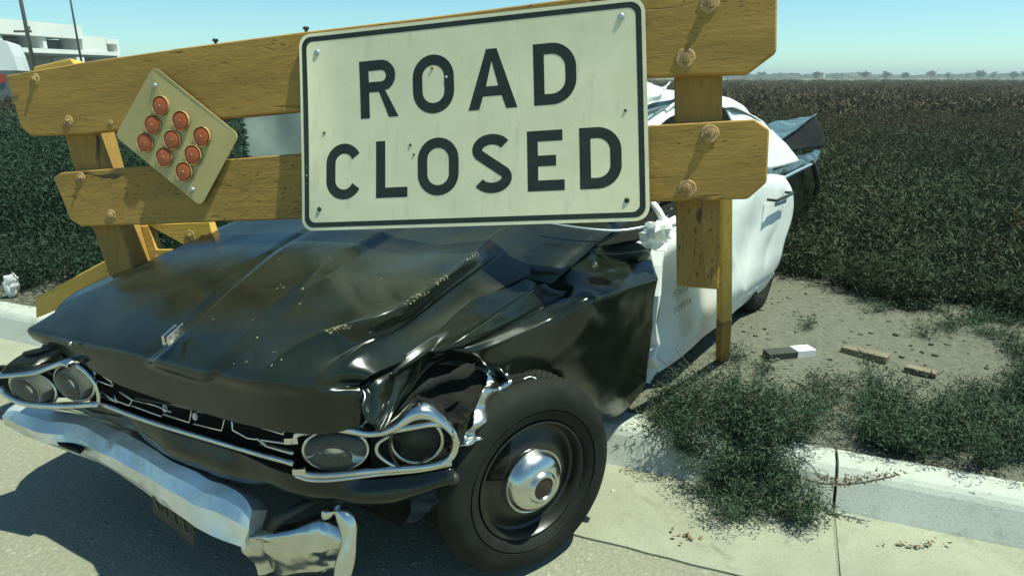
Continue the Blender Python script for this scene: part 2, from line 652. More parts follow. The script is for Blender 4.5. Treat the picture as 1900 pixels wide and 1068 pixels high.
def board(name, poly, off0, off1, fr, mat, parent, bev=0.004, axis='x', wob=0.0):
    """Sawn board: outline poly (x, y) in the frame fr = (origin, x, y, n), from depth off0 (front) to off1 (back).
    The object keeps the frame as its own axes so that the grain runs along the board."""
    bm = bmesh.new()
    f = [bm.verts.new((x, y, off0)) for x, y in poly]
    bk = [bm.verts.new((x, y, off1)) for x, y in poly]
    n = len(poly)
    bm.faces.new(f)
    bm.faces.new(list(reversed(bk)))
    for i in range(n):
        bm.faces.new((f[i], bk[i], bk[(i + 1) % n], f[(i + 1) % n]))
    bmesh.ops.recalc_face_normals(bm, faces=bm.faces)
    bmesh.ops.bevel(bm, geom=list(bm.edges), offset=bev, segments=1, affect='EDGES')
    me = bpy.data.meshes.new(name)
    bm.to_mesh(me)
    bm.free()
    me.materials.append(MAT[mat])
    o = bpy.data.objects.new(name, me)
    COL.objects.link(o)
    org, X, Yv, Nv = fr
    b0 = BASE[parent.name] if parent is not None else np.zeros(3)
    M = Matrix(((X[0], Yv[0], Nv[0], org[0] - b0[0]), (X[1], Yv[1], Nv[1], org[1] - b0[1]), (X[2], Yv[2], Nv[2], org[2] - b0[2]), (0, 0, 0, 1)))
    o.parent = parent
    o.matrix_local = M
    return o


def foliage(name, base, height, spread, stems, leaves, lsize, mat, droop=0.25, lw=0.28, up=0.5, tmin=0.12, stemw=0.0, seed=1, jitter=0.03):
    """Many plants as one leafy mesh: each plant has stems, each stem carries separate leaf-sized faces."""
    rg = np.random.default_rng(seed)
    base = np.array(base, float)
    n = len(base)
    h = np.broadcast_to(np.array(height, float), (n,))
    sp = np.broadcast_to(np.array(spread, float), (n,))
    az = rg.uniform(0, 2 * np.pi, (n, stems))
    rr = np.sqrt(rg.uniform(0, 1, (n, stems)))
    hh = h[:, None] * rg.uniform(0.55, 1.0, (n, stems)) * (1 - 0.35 * rr)
    dx = np.cos(az) * rr * sp[:, None]
    dy = np.sin(az) * rr * sp[:, None]

    def stem_pt(t, dx, dy, hh, b):
        return np.stack([b[..., 0] + dx * t ** 1.2, b[..., 1] + dy * t ** 1.2, b[..., 2] + hh * (t * (1 + droop) - droop * t ** 2.5)], -1)
    t = rg.uniform(tmin, 1, (n, stems, leaves))
    P = stem_pt(t, dx[..., None], dy[..., None], hh[..., None], base[:, None, None, :])
    P = P + rg.normal(0, jitter, P.shape)
    P = P.reshape(-1, 3)
    m = len(P)
    a = rg.normal(0, 1, (m, 3))
    a[:, 2] = a[:, 2] * 0.7 + up
    a /= np.linalg.norm(a, axis=1, keepdims=True)
    q = rg.normal(0, 1, (m, 3))
    bvec = np.cross(a, q)
    bvec /= np.linalg.norm(bvec, axis=1, keepdims=True) + 1e-9
    L = lsize * rg.uniform(0.6, 1.5, (m, 1))
    Wd = L * lw
    V = np.stack([P - bvec * Wd, P + a * L, P + bvec * Wd], 1).reshape(-1, 3)
    F = np.arange(3 * m).reshape(-1, 3)
    if stemw:
        ts = np.linspace(0, 1, 4)
        SP_ = stem_pt(ts[None, None, :], dx[..., None], dy[..., None], hh[..., None], base[:, None, None, :]).reshape(-1, 4, 3)
        k = len(SP_)
        side = np.stack([np.ones(k), np.zeros(k), np.zeros(k)], 1)
        w = stemw * (1 - 0.7 * ts)[None, :, None]
        Lf = SP_ - side[:, None, :] * w
        Rt = SP_ + side[:, None, :] * w
        Bk = SP_ + np.array([0, 1.0, 0]) * w
        off = len(V)
        V = np.concatenate([V, np.stack([Lf, Rt, Bk], 2).reshape(-1, 3)])
        fs = []
        bi = off + (np.arange(k)[:, None] * 4 + np.arange(3)[None, :]).reshape(-1) * 3
        for x, y in ((0, 1), (1, 2)):
            fs.append(np.stack([bi + x, bi + y, bi + y + 3], 1))
            fs.append(np.stack([bi + x, bi + y + 3, bi + x + 3], 1))
        F = np.concatenate([F] + fs)
    me = bpy.data.meshes.new(name)
    me.vertices.add(len(V))
    me.vertices.foreach_set("co", V.astype(np.float32).ravel())
    me.loops.add(F.size)
    me.loops.foreach_set("vertex_index", F.astype(np.int32).ravel())
    me.polygons.add(len(F))
    me.polygons.foreach_set("loop_start", np.arange(0, F.size, 3, dtype=np.int32))
    me.polygons.foreach_set("loop_total", np.full(len(F), 3, np.int32))
    me.update(calc_edges=True)
    return me


def kerb_y(x):
    return 2.84 - 0.40 * x          # front top edge of the kerb on the ground plan


KD = np.array([1, -0.40, 0]) / math.hypot(1, 0.40)      # along the kerb, to the right
KN = np.array([0.40, 1, 0]) / math.hypot(1, 0.40)       # from road to field


def kp(s, w, z):
    """Point s metres along the kerb from its point at x = 1.268, w metres behind its front top edge."""
    return np.array([1.268, kerb_y(1.268), 0]) + KD * s + KN * w + ZUP * z


# ------------------------------------------------------------------ ground, road, kerb
def ground():
    # road: one sheet on the camera's side of the kerb
    g = []
    S = [-400, -60, -12, -5, -3, -2, -1, 0, 1, 2, 3, 6, 20, 100, 400]
    Wd = [-300, -60, -15, -6, -4, -3, -2, -1.2, -0.62, -0.05]
    verts = [kp(s, w, 0) for w in Wd for s in S]
    n = len(S)
    faces = [(j * n + i, j * n + i + 1, (j + 1) * n + i + 1, (j + 1) * n + i) for j in range(len(Wd) - 1) for i in range(n - 1)]
    tag(link("road", mesh_from("road", verts, faces), "road_surface"), kind="structure")

    # earth behind the kerb, uneven near the camera
    S = np.concatenate([np.linspace(-60, -10, 20), np.linspace(-9.5, 9.5, 120), np.linspace(10, 120, 30)])
    Wd = np.concatenate([np.linspace(0.10, 8, 80), np.linspace(8.4, 30, 30), np.linspace(34, 215, 26)])
    n = len(S)
    verts = []
    for w in Wd:
        for s in S:
            p = kp(s, w, 0)
            z = 0.132 + (0.0 if w < 0.2 else 0.035 * nz(p, 0.9, 3.0) + 0.012 * nz(p, 4.0, 9.0))
            if w > 60:
                z -= (w - 60) * 0.0008
            verts.append((p[0], p[1], z))
    faces = [(j * n + i, j * n + i + 1, (j + 1) * n + i + 1, (j + 1) * n + i) for j in range(len(Wd) - 1) for i in range(n - 1)]
    me = mesh_from("dirt_ground", verts, faces, True)
    tag(link("dirt_ground", me, "dirt"), kind="structure")
    verts = [kp(s, w, 0.02 if w > 200 else 0.0) for w in (150, 500, 1400) for s in (-1400, -500, 0, 500, 1400)]
    verts = [(v[0], v[1], -0.15) for v in verts]
    faces = [(j * 5 + i, j * 5 + i + 1, (j + 1) * 5 + i + 1, (j + 1) * 5 + i) for j in range(2) for i in range(4)]
    tag(link("far_plain", mesh_from("far_plain", verts, faces), "plain_soil"), kind="structure")

    # gutter pan: concrete slabs with open joints
    gut = bpy.data.objects.new("gutter", None)
    COL.objects.link(gut)
    gut["kind"] = "structure"
    BASE[gut.name] = np.zeros(3)
    kerb = bpy.data.objects.new("kerb", None)
    COL.objects.link(kerb)
    kerb["kind"] = "structure"
    BASE[kerb.name] = np.zeros(3)
    Ls = 3.05
    for k in range(-5, 5):
        s0, s1 = k * Ls + 0.006, (k + 1) * Ls - 0.006
        bm = bmesh.new()
        near = -3 <= k <= 1
        ns = 40 if near else 2
        secs = []
        for i in range(ns + 1):
            s = s0 + (s1 - s0) * i / ns
            j = 0.006 * nz(kp(s, 0, 0), 2.5, 5)
            j2 = 0.010 * nz(kp(s, 0, 0), 6.0, 15)
            secs.append([kp(s, -0.60 + j2, -0.06), kp(s, -0.60 + j2, 0.008), kp(s, -0.585 + j2, 0.010), kp(s, -0.30, 0.004 + j * 0.2), kp(s, -0.085, 0.004 + j * 0.2), kp(s, -0.07, -0.06)])
        loft_bm(bm, secs)
        if near:
            jb = bmesh.new()
            box_bm(jb, kp(s1 - 0.004, -0.58, -0.05), KD * 0.02, KN * 0.49, (0, 0, 0.046))
            bm_obj("joint_filler", jb, "joint_dirt", gut)
        o = bm_obj("gutter_slab", bm, "gutter_concrete", gut)
        bm = bmesh.new()
        secs = []
        for i in range(ns + 1):
            s = s0 + (s1 - s0) * i / ns
            j = 0.004 * nz(kp(s, 0, 0), 3.0, 25)
            c = 0.006 * abs(nz(kp(s, 0, 0), 14.0, 31))
            e = 0.012 if (i == 0 or i == ns) else 0.0
            secs.append([kp(s, -0.086, -0.05), kp(s, -0.084 + j, 0.0), kp(s, -0.024 + j, 0.118 - c), kp(s, -0.010 + j + e * 0.2, 0.135 - c - e * 0.3), kp(s, 0.006 + c, 0.148 - c),
                         kp(s, 0.03, 0.152 + j), kp(s, 0.125, 0.152 + j), kp(s, 0.14, 0.146), kp(s, 0.145, -0.05)])
        loft_bm(bm, secs)
        bm_obj("kerb_stone", bm, "kerb_concrete", kerb, smooth=False)


ground()


def pebbles():
    bm = bmesh.new()
    for i in range(420):
        s, w = random.uniform(-4.2, 1.8), random.uniform(-2.4, -0.62)
        if i > 300:
            s, w = random.uniform(-3.5, 2.5), random.uniform(-0.56, -0.08)
        z = 0.0 if w < -0.6 else 0.004
        r = random.choice((0.003, 0.004, 0.005, 0.006, 0.009)) * random.uniform(0.6, 1.1)
        p = kp(s, w, z)
        M = Matrix.Translation(Vector(p)) @ Matrix.Rotation(random.uniform(0, 6), 4, 'Z') @ Matrix.Diagonal((r * 1.4, r, r * 0.7, 1))
        bmesh.ops.create_icosphere(bm, subdivisions=1, radius=1.0, matrix=M)
    o = bm_obj("gravel", bm, "stone", None)
    tag(o, "loose pale pebbles strewn over the dusty road in front of the car", "gravel", kind="stuff")
    bm = bmesh.new()
    for i in range(500):
        p = np.array([random.uniform(0.6, 4.2), random.uniform(2.7, 5.4), 0])
        w = (p - kp(0, 0, 0)) @ KN
        if w < 0.2:
            continue
        r = random.uniform(0.004, 0.015)
        p[2] = 0.135 + 0.035 * nz(p, 0.9, 3.0)
        M = Matrix.Translation(Vector(p)) @ Matrix.Rotation(random.uniform(0, 6), 4, 'Z') @ Matrix.Diagonal((r * 1.5, r, r * 0.7, 1))
        bmesh.ops.create_icosphere(bm, subdivisions=1, radius=1.0, matrix=M)
    o = bm_obj("soil_clods", bm, "dirt", None)
    tag(o, "small clods of earth on the bare dirt patch behind the kerb", "clods", kind="stuff")


pebbles()


# ------------------------------------------------------------------ far background
def far_background():
    # white two-storey building with loggias: facade plane recedes to the right
    A = at_d(0, 100, 52)
    B = at_d(215, 100, 64)
    fd = (B - A)
    fd[2] = 0
    fd /= np.linalg.norm(fd)
    fn = np.array([fd[1], -fd[0], 0.0])
    if fn @ (EYEP - A) < 0:
        fn = -fn
    pl = lambda u, v: at_plane(u, v, A, fn)
    bld = thing("white_building", "white two storey building with long shaded loggias behind the barricade's end", "building", (A[0], A[1], 0))

    def slab(name, u0, u1, v0, v1, front, depth, mat, par=bld):
        a, b2 = pl(u0, (v0 + v1) / 2), pl(u1, (v0 + v1) / 2)
        um = (max(u0, 0) + u1) / 2
        z1 = pl(um, v0)[2]
        z0 = pl(um, v1)[2]
        a[2] = b2[2] = 0
        bm = bmesh.new()
        o = a + fn * front
        o[2] = z0
        box_bm(bm, o, b2 - a, -fn * depth, (0, 0, z1 - z0))
        return bm_obj(name, bm, mat, par)
    zt = lambda u, v: pl(u, v)[2]
    slab("parapet", -90, 140, 42, 68, 0.6, 10, "white_wall")
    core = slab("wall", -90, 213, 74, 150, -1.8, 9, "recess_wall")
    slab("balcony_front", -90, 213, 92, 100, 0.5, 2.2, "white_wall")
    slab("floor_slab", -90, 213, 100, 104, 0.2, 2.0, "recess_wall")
    slab("pier", 70, 77, 66, 90, 0.45, 2.2, "white_wall")
    slab("pier", 144, 189, 68, 98, 0.45, 2.2, "white_wall")
    slab("pier", 209, 213, 74, 100, 0.45, 2.2, "white_wall")
    slab("lintel", 189, 209, 73, 82, 0.44, 2.2, "white_wall")
    slab("sill", 189, 209, 99, 103, 0.43, 2.2, "white_wall")
    slab("pier", 138, 152, 106, 150, 0.4, 2.2, "white_wall")
    slab("pier", 205, 213, 108, 150, 0.4, 2.2, "white_wall")
    slab("wall_vent", 33, 42, 49, 55, 0.68, 0.1, "pole_metal")
    slab("pier", -10, -4, 67, 91, 0.45, 2.0, "white_wall")
    # panes at the back of the loggias
    for u0, u1 in ((2, 30), (36, 66), (84, 110), (116, 142)):
        f = slab("window", u0, u1, 74, 92, -1.52, 0.1, "pole_metal")
        slab("pane", u0 + 1.5, u1 - 1.5, 76, 91, -1.50, 0.06, "lamp_glass", f)

    # parked white box van, mostly out of frame
    V1 = at_d(30, 140, 30)
    vf = np.array([V1[0], V1[1], 0.0])
    vf /= np.linalg.norm(vf)
    th = math.radians(-6)
    vf = np.array([vf[0] * math.cos(th) - vf[1] * math.sin(th), vf[0] * math.sin(th) + vf[1] * math.cos(th), 0])
    vr = np.array([vf[1], -vf[0], 0.0])
    wv = 2.4
    V0 = np.array([V1[0], V1[1], 0.0]) - vr * wv
    van = thing("white_van", "white box van with red tail lamp parked in front of the white building", "van", (V0[0], V0[1], 0.1))
    ztop, zbot = at_d(0, 76, 30)[2], at_d(0, 131, 30)[2]
    vp = lambda x, y, z: V0 + vr * x + vf * y + ZUP * z
    bm = bmesh.new()
    prof = [(0, zbot), (wv + 0.10, zbot), (wv + 0.04, (zbot + ztop) * 0.5), (wv - 0.08, ztop - 0.08), (wv - 0.2, ztop), (0.1, ztop + 0.02), (0, ztop - 0.1)]
    loft_bm(bm, [[vp(x, d, z) for x, z in prof] for d in (0, 5.0)])
    bm_obj("box_body", bm, "van_white", van)
    bm = bmesh.new()
    box_bm(bm, vp(0.05, -0.12, 0.55), vr * (wv - 0.1), vf * 4.8, (0, 0, zbot - 0.57))
    bm_obj("chassis", bm, "pole_metal", van)
    bm = bmesh.new()
    box_bm(bm, vp(wv - 0.62, -0.2, at_d(6, 146, 29.8)[2] - 0.16), vr * 0.22, vf * 0.1, (0, 0, 0.34))
    bm_obj("tail_light", bm, "red_lens", van)
    for x in (0.4, wv - 0.4):
        bm = bmesh.new()
        M = Matrix.Translation(Vector(vp(x, 0.8, 0.48))) @ Matrix(((vr[0], vf[0], 0, 0), (vr[1], vf[1], 0, 0), (0, 0, 1, 0), (0, 0, 0, 1))) @ Matrix.Rotation(math.pi / 2, 4, 'Y')
        bmesh.ops.create_cone(bm, cap_ends=True, segments=20, radius1=0.37, radius2=0.37, depth=0.25, matrix=M)
        bm_obj("wheel", bm, "rubber", van)

    # poles
    p = at_d(62, 120, 34)
    q = at_d(48, 0, 34)
    pole = thing("utility_pole", "dark thick utility pole with short crossarm in front of the white building", "pole", (p[0], p[1], 0.1))
    tube("shaft", [(p[0], p[1], 0.1), (p[0], p[1], 9.5)], [0.10, 0.075], "pole_wood", pole, 10)
    z = at_d(52, 60, 34)[2]
    bm = bmesh.new()
    box_bm(bm, (p[0] - 0.55, p[1] - 0.16, z - 0.05), (0.85, 0, 0), (0, 0.09, 0), (0, 0, 0.1))
    bm_obj("crossarm", bm, "pole_wood", pole)
    p = at_d(151, 115, 40)
    pole2 = thing("light_pole", "slender grey metal pole right of the thick utility pole", "pole", (p[0], p[1], 0.1))
    tube("shaft", [(p[0], p[1], 0.1), (p[0], p[1], 11)], [0.07, 0.035], "pole_metal", pole2, 8)
    bm = bmesh.new()
    bmesh.ops.create_cone(bm, cap_ends=True, segments=12, radius1=0.16, radius2=0.12, depth=0.12, matrix=Matrix.Translation((p[0], p[1], 0.16)))
    bm_obj("base_flange", bm, "pole_metal", pole2)

    # sheds and trees on the skyline
    rg = random.Random(5)
    for i in range(34):
        u = 1330 + i * 17 + rg.uniform(-7, 7)
        d = rg.uniform(330, 420)
        p = at_d(u, 146, d)
        w, h, dd = rg.uniform(3, 9), rg.uniform(1.4, 2.8), rg.uniform(4, 7)
        bm = bmesh.new()
        z0 = -0.2
        box_bm(bm, (p[0], p[1], z0), (w, 0, 0), (0, dd, 0), (0, 0, h))
        o = bm_obj("distant_shed", bm, "far_wall", None, base=np.array([p[0], p[1], z0]))
        bm2 = bmesh.new()
        prof = [(-0.3, h), (w / 2, h + 0.3), (w + 0.3, h), (w + 0.3, h + 0.15), (w / 2, h + 0.45), (-0.3, h + 0.15)]
        loft_bm(bm2, [[np.array([p[0] + x, p[1] - 0.3 + y, z0 + zz]) for x, zz in prof] for y in (0, dd + 0.6)])
        bm_obj("roof", bm2, "pole_metal" if i % 3 else "far_wall", o)
        tag(o, "tiny pale shed far off along the skyline beyond the dark field", "shed", "sheds along the skyline")
    for i in range(20):
        u = 1345 + i * 29 + rg.uniform(-17, 17)
        d = rg.uniform(300, 460)
        p = at_d(u, 146, d)
        h = rg.uniform(1.8, 4.2) * (1.3 if i % 7 == 3 else 1)
        t = thing("distant_tree", "tiny dark tree far off on the skyline beyond the field", "tree", (p[0], p[1], -0.15), "trees along the skyline")
        tube("trunk", [(p[0], p[1], -0.15), (p[0] + 0.1, p[1], h * 0.6)], [0.25, 0.12], "twig", t, 6)
        me = foliage("crown", [(p[0] + rg.uniform(-1, 1) * h * 0.25, p[1] + rg.uniform(-1, 1), h * 0.25) for _ in range(4)], h * 0.75, h * 0.42, 10, 8, 0.9, None, seed=i + 100, jitter=0.3)
        link("crown", me, "far_tree", t)


far_background()


# ------------------------------------------------------------------ haze
m = bpy.data.materials.new("haze")
m.use_nodes = True
nt = m.node_tree
nt.nodes.clear()
o_ = nt.nodes.new("ShaderNodeOutputMaterial")
pv = nt.nodes.new("ShaderNodeVolumePrincipled")
pv.inputs["Color"].default_value = (0.80, 0.90, 0.92, 1)
pv.inputs["Density"].default_value = 0.0010
pv.inputs["Anisotropy"].default_value = 0.2
nt.links.new(pv.outputs[0], o_.inputs["Volume"])
MAT["haze"] = m
bm = bmesh.new()
box_bm(bm, (-2300, -700, -1.2), (4600, 0, 0), (0, 2900, 0), (0, 0, 13.4))
tag(bm_obj("haze", bm, "haze"), kind="stuff")


# ------------------------------------------------------------------ vegetation
def scatter(n, fn, seed):
    rg = np.random.default_rng(seed)
    out = []
    while len(out) < n:
        p = fn(rg)
        if p is not None:
            out.append(p)
    return np.array(out)


def vegetation():
    def near(rg):
        x, y = rg.uniform(1.2, 24), rg.uniform(3.3, 22)
        # edge of the bare dirt patch
        e = 4.95 - 1.15 * max(0, x - 2.3) + 0.14 * math.sin(x * 4.3) + 0.10 * math.sin(x * 9.1)
        e = max(e, 3.35)
        if y < e + 0.15 or abs(x) > y * 1.0 + 0.4:
            return None
        # car's own footprint stays free
        q = np.array([x, y, 0]) - CO
        lo, la = q @ LON, q @ LAT
        if lo < 4.4 and 0.08 < la < 2.3:
            return None
        return (x, y, 0.13)
    P = scatter(3900, near, 21)
    rg = np.random.default_rng(3)
    tall = 0.62 + 0.28 * np.sin(P[:, 0] * 1.7 + P[:, 1] * 0.9) * np.sin(P[:, 1] * 1.1 - P[:, 0] * 0.4)
    h = rg.uniform(0.6, 1.15, len(P)) * tall * np.clip((P[:, 1] - 2.6) / 2.6, 0.4, 1.0)
    green = rg.uniform(0, 1, len(P)) > np.clip((P[:, 1] - 8.0) / 9.0, 0.12, 0.80)
    me = foliage("green_brush", P[green], h[green], h[green] * 0.62, 14, 30, 0.050, None, seed=31, stemw=0.0022, lw=0.10, up=0.9, jitter=0.05)
    tag(link("green_brush", me, "brush_leaf"), "soft dark green brush standing at the edge of the bare dirt behind the car", "brush", kind="stuff")
    br = ~green
    me = foliage("scrub_field", P[br], h[br], h[br] * 0.5, 13, 27, 0.052, None, seed=37, lw=0.11, up=0.9, jitter=0.04)
    tag(link("scrub_field", me, "field_leaf"), "dry brown scrub mixed through the field behind the green brush", "scrub", kind="stuff")

    def fringe(rg):
        x = rg.uniform(2.0, 4.2)
        e = max(4.95 - 1.15 * max(0, x - 2.3) + 0.14 * math.sin(x * 4.3) + 0.10 * math.sin(x * 9.1), 3.35)
        return (x, e + rg.normal(0.18, 0.16), 0.13)
    Pf = scatter(170, fringe, 41)
    hf = np.random.default_rng(6).uniform(0.12, 0.42, len(Pf))
    me = foliage("brush_fringe", Pf, hf, hf * 0.7, 14, 26, 0.034, None, seed=43, stemw=0.0018, lw=0.11, up=0.7, jitter=0.03)
    tag(link("brush_fringe", me, "brush_leaf"), "ragged fringe of small weeds where the brush meets the bare dirt", "weeds", kind="stuff")

    def mid(rg):
        d = 20 * (190 / 20) ** rg.uniform(0, 1)
        a = rg.uniform(-0.75, 1.25)
        return (d * a, d, 0.10 - max(0, d - 60) * 0.0008)
    P = scatter(9500, mid, 22)
    sc = np.clip(P[:, 1] / 40, 0.7, 3.2)
    me = foliage("far_scrub", P, (0.45 + 0.1 * sc) * np.random.default_rng(8).uniform(0.6, 1.5, len(P)), 0.7 * sc, 9, 9, 0.18, None, seed=32, lw=0.16, up=0.8, jitter=0.12)
    tag(link("far_scrub", me, "field_leaf"), "brownish scrub spreading over the plain to the skyline", "scrub", kind="stuff")

    def left(rg):
        x, y = rg.uniform(-9, -0.9), rg.uniform(4.2, 10)
        if y < kerb_y(x) + 0.25 or abs(x) > y * 0.98 + 0.6:
            return None
        q = np.array([x, y, 0]) - CO
        if q @ LAT < 2.25:
            return None
        return (x, y, 0.13)
    P = scatter(420, left, 23)
    g = np.clip((P[:, 1] - kerb_y(P[:, 0]) - 0.2) / 1.2, 0.0, 1.0)
    h = (0.35 + 1.0 * g) * np.random.default_rng(4).uniform(0.8, 1.12, len(P))
    me = foliage("green_bushes", P, h, 0.38 + 0.12 * g, 28, 64, 0.033, None, seed=33, stemw=0.003, lw=0.14, up=0.8, jitter=0.05)
    tag(link("green_bushes", me, "bush_leaf"), "dark green bushes massed behind the barricade's left end", "bushes", kind="stuff")

    def plant(name, label, cat, base, h, spr, stems, leaves, ls, mat, seed, **kw):
        t = thing(name, label, cat, base)
        me = foliage("foliage", [base], h, spr, stems, leaves, ls, None, seed=seed, **kw)
        link("foliage", me, mat, t)
        bm = bmesh.new()
        rg = random.Random(seed)
        for i in range(14):
            a, r = rg.uniform(0, 6.28), spr * rg.uniform(0.5, 1.4)
            hh = h * rg.uniform(0.3, 0.9)
            pts = [np.array(base) + np.array([math.cos(a) * r * k, math.sin(a) * r * k, hh * (k * 1.2 - 0.2 * k * k)]) for k in np.linspace(0, 1, 7)]
            tube_bm(bm, pts, [0.0045 * (1 - 0.75 * k) for k in np.linspace(0, 1, 7)], 5)
        bm_obj("stem", bm, "twig", t)
        return t
    # the bushy weed that hangs over the kerb
    b0 = kp(-0.36, 0.10, 0.13)
    t = plant("kerb_weed", "dark green bushy weed spilling over the kerb into the gutter beside the wheel", "weed", b0, 0.36, 0.30, 70, 120, 0.020, "weed_leaf", 51, lw=0.11, jitter=0.020, stemw=0.0014)
    # its trailing side shoots, some hanging down over the kerb
    for k, (du, dw, dz, hh, sp2) in enumerate([(-0.26, 0.10, 0, 0.26, 0.20), (0.14, 0.0, 0, 0.24, 0.20), (0.06, -0.14, -0.06, 0.22, 0.22), (-0.20, -0.12, -0.06, 0.20, 0.20), (0.20, 0.10, 0, 0.22, 0.22),
                                               (-0.06, -0.24, -0.11, 0.20, 0.20), (0.16, -0.20, -0.11, 0.17, 0.18), (-0.30, -0.02, -0.03, 0.18, 0.18), (0.02, -0.34, -0.12, 0.09, 0.20), (0.22, -0.28, -0.12, 0.08, 0.16)]):
        bb = b0 + KD * du + KN * dw + ZUP * dz
        me = foliage("shoot", [bb], hh + 0.05, sp2, 34, 80, 0.019, None, seed=60 + k, lw=0.11, jitter=0.016, stemw=0.0013)
        link("shoot", me, "weed_leaf", t)
    sprig = [b0 + KD * x + KN * y + ZUP * z for x, y, z in ((0.15, -0.1, -0.05), (0.30, -0.17, -0.03), (0.42, -0.19, 0.01), (0.54, -0.19, 0.07))]
    ds = dense(sprig, 6)
    bm = bmesh.new()
    tube_bm(bm, ds, [0.003] * len(ds), 5)
    bm_obj("stem", bm, "twig", t)
    me = foliage("shoot", ds[6:], 0.03, 0.03, 4, 4, 0.014, None, seed=77, lw=0.25, jitter=0.008)
    link("shoot", me, "dry_leaf", t)

    def low(rg):
        s, w = rg.uniform(0.12, 2.4), rg.uniform(0.22, 2.3)
        p = kp(s, w, 0.13)
        if 1.35 < p[0] < 2.38 and p[1] > 2.95:
            return None
        if w > 0.40 + 0.62 * s + 1.2 * max(0, s - 0.75) + 0.12 * math.sin(s * 7):
            return None
        return tuple(p)
    P = scatter(190, low, 24)
    me = foliage("verge_weeds", P, np.random.default_rng(12).uniform(0.13, 0.34, len(P)), 0.19, 24, 58, 0.021, None, seed=34, lw=0.11, stemw=0.0015, jitter=0.02)
    tag(link("verge_weeds", me, "weed_leaf"), "low dark green weeds growing along the verge behind the right kerb", "weeds", kind="stuff")

    def sparse(rg):
        x, y = rg.uniform(0.7, 3.4), rg.uniform(2.75, 4.4)
        w = (np.array([x, y, 0]) - kp(0, 0, 0)) @ KN
        if w < 0.25 or (np.array([x, y, 0]) - CO) @ LAT > -0.10:
            return None
        if 1.35 < x < 2.75 and 2.95 < y < 3.75 and y > 3.0 + 0.1 * math.sin(x * 9):
            return None
        if rg.uniform() > max(0.02, 0.8 - (y - 2.7) * 0.6 + max(0, x - 2.3) * 0.7):
            return None
        return (x, y, 0.125)
    P = scatter(110, sparse, 25)
    me = foliage("dirt_weeds", P, 0.13, 0.14, 12, 30, 0.018, None, seed=35, lw=0.12, stemw=0.0014, jitter=0.018)
    tag(link("dirt_weeds", me, "weed_leaf"), "sparse little weeds dotted over the bare dirt between car and field", "weeds", kind="stuff")

    # dead leaves and twigs in the gutter
    for lab, u, v, n, sd in (("small heap of brown dead leaves against the foot of the right kerb", 1705, 1010, 26, 1),
                             ("curled dead sprig lying on the gutter below the bushy weed", 1268, 998, 14, 2),
                             ("brown dead leaf lying on the road under the car's front wheel", 682, 1020, 6, 3)):
        p = at_z(u, v, 0.008)
        bm = bmesh.new()
        rg = random.Random(sd)
        for i in range(n):
            q = p + np.array([rg.gauss(0, 0.055 if sd == 1 else 0.022), rg.gauss(0, 0.012), rg.uniform(0.0, 0.012)])
            a = rg.uniform(0, 6.28)
            L = rg.uniform(0.008, 0.024)
            ax = np.array([math.cos(a), math.sin(a), rg.uniform(-0.1, 0.5)]) * L
            bx = np.array([-math.sin(a), math.cos(a), rg.uniform(-0.2, 0.4)]) * L * 0.35
            vs = [bm.verts.new(tuple(x)) for x in (q, q + ax * 0.5 + bx, q + ax, q + ax * 0.5 - bx)]
            bm.faces.new(vs)
        o = bm_obj("dead_leaves", bm, "dry_leaf", None, base=p)
        tag(o, lab, "leaves")


vegetation()


# ------------------------------------------------------------------ wrecked car
car = thing("wrecked_police_car", "wrecked black and white police sedan with a crumpled nose nosed under the barricade", "car", (CO[0], CO[1], 0))


def az(u, v, z):
    """Point on the car's nose: the far front corner has sunk on its springs."""
    k = min(1, max(0, (620 - u) / 520)) * min(1, max(0, (v - 400) / 190))
    return at_z(u, v, z - 0.085 * k)


def tri(lst):
    return [az(*p) for p in lst]


def ridge(x, c, w):
    return np.exp(-((x - c) / w) ** 2)


def sstep(x, a, b_):
    t = np.clip((x - a) / (b_ - a), 0, 1)
    return t * t * (3 - 2 * t)


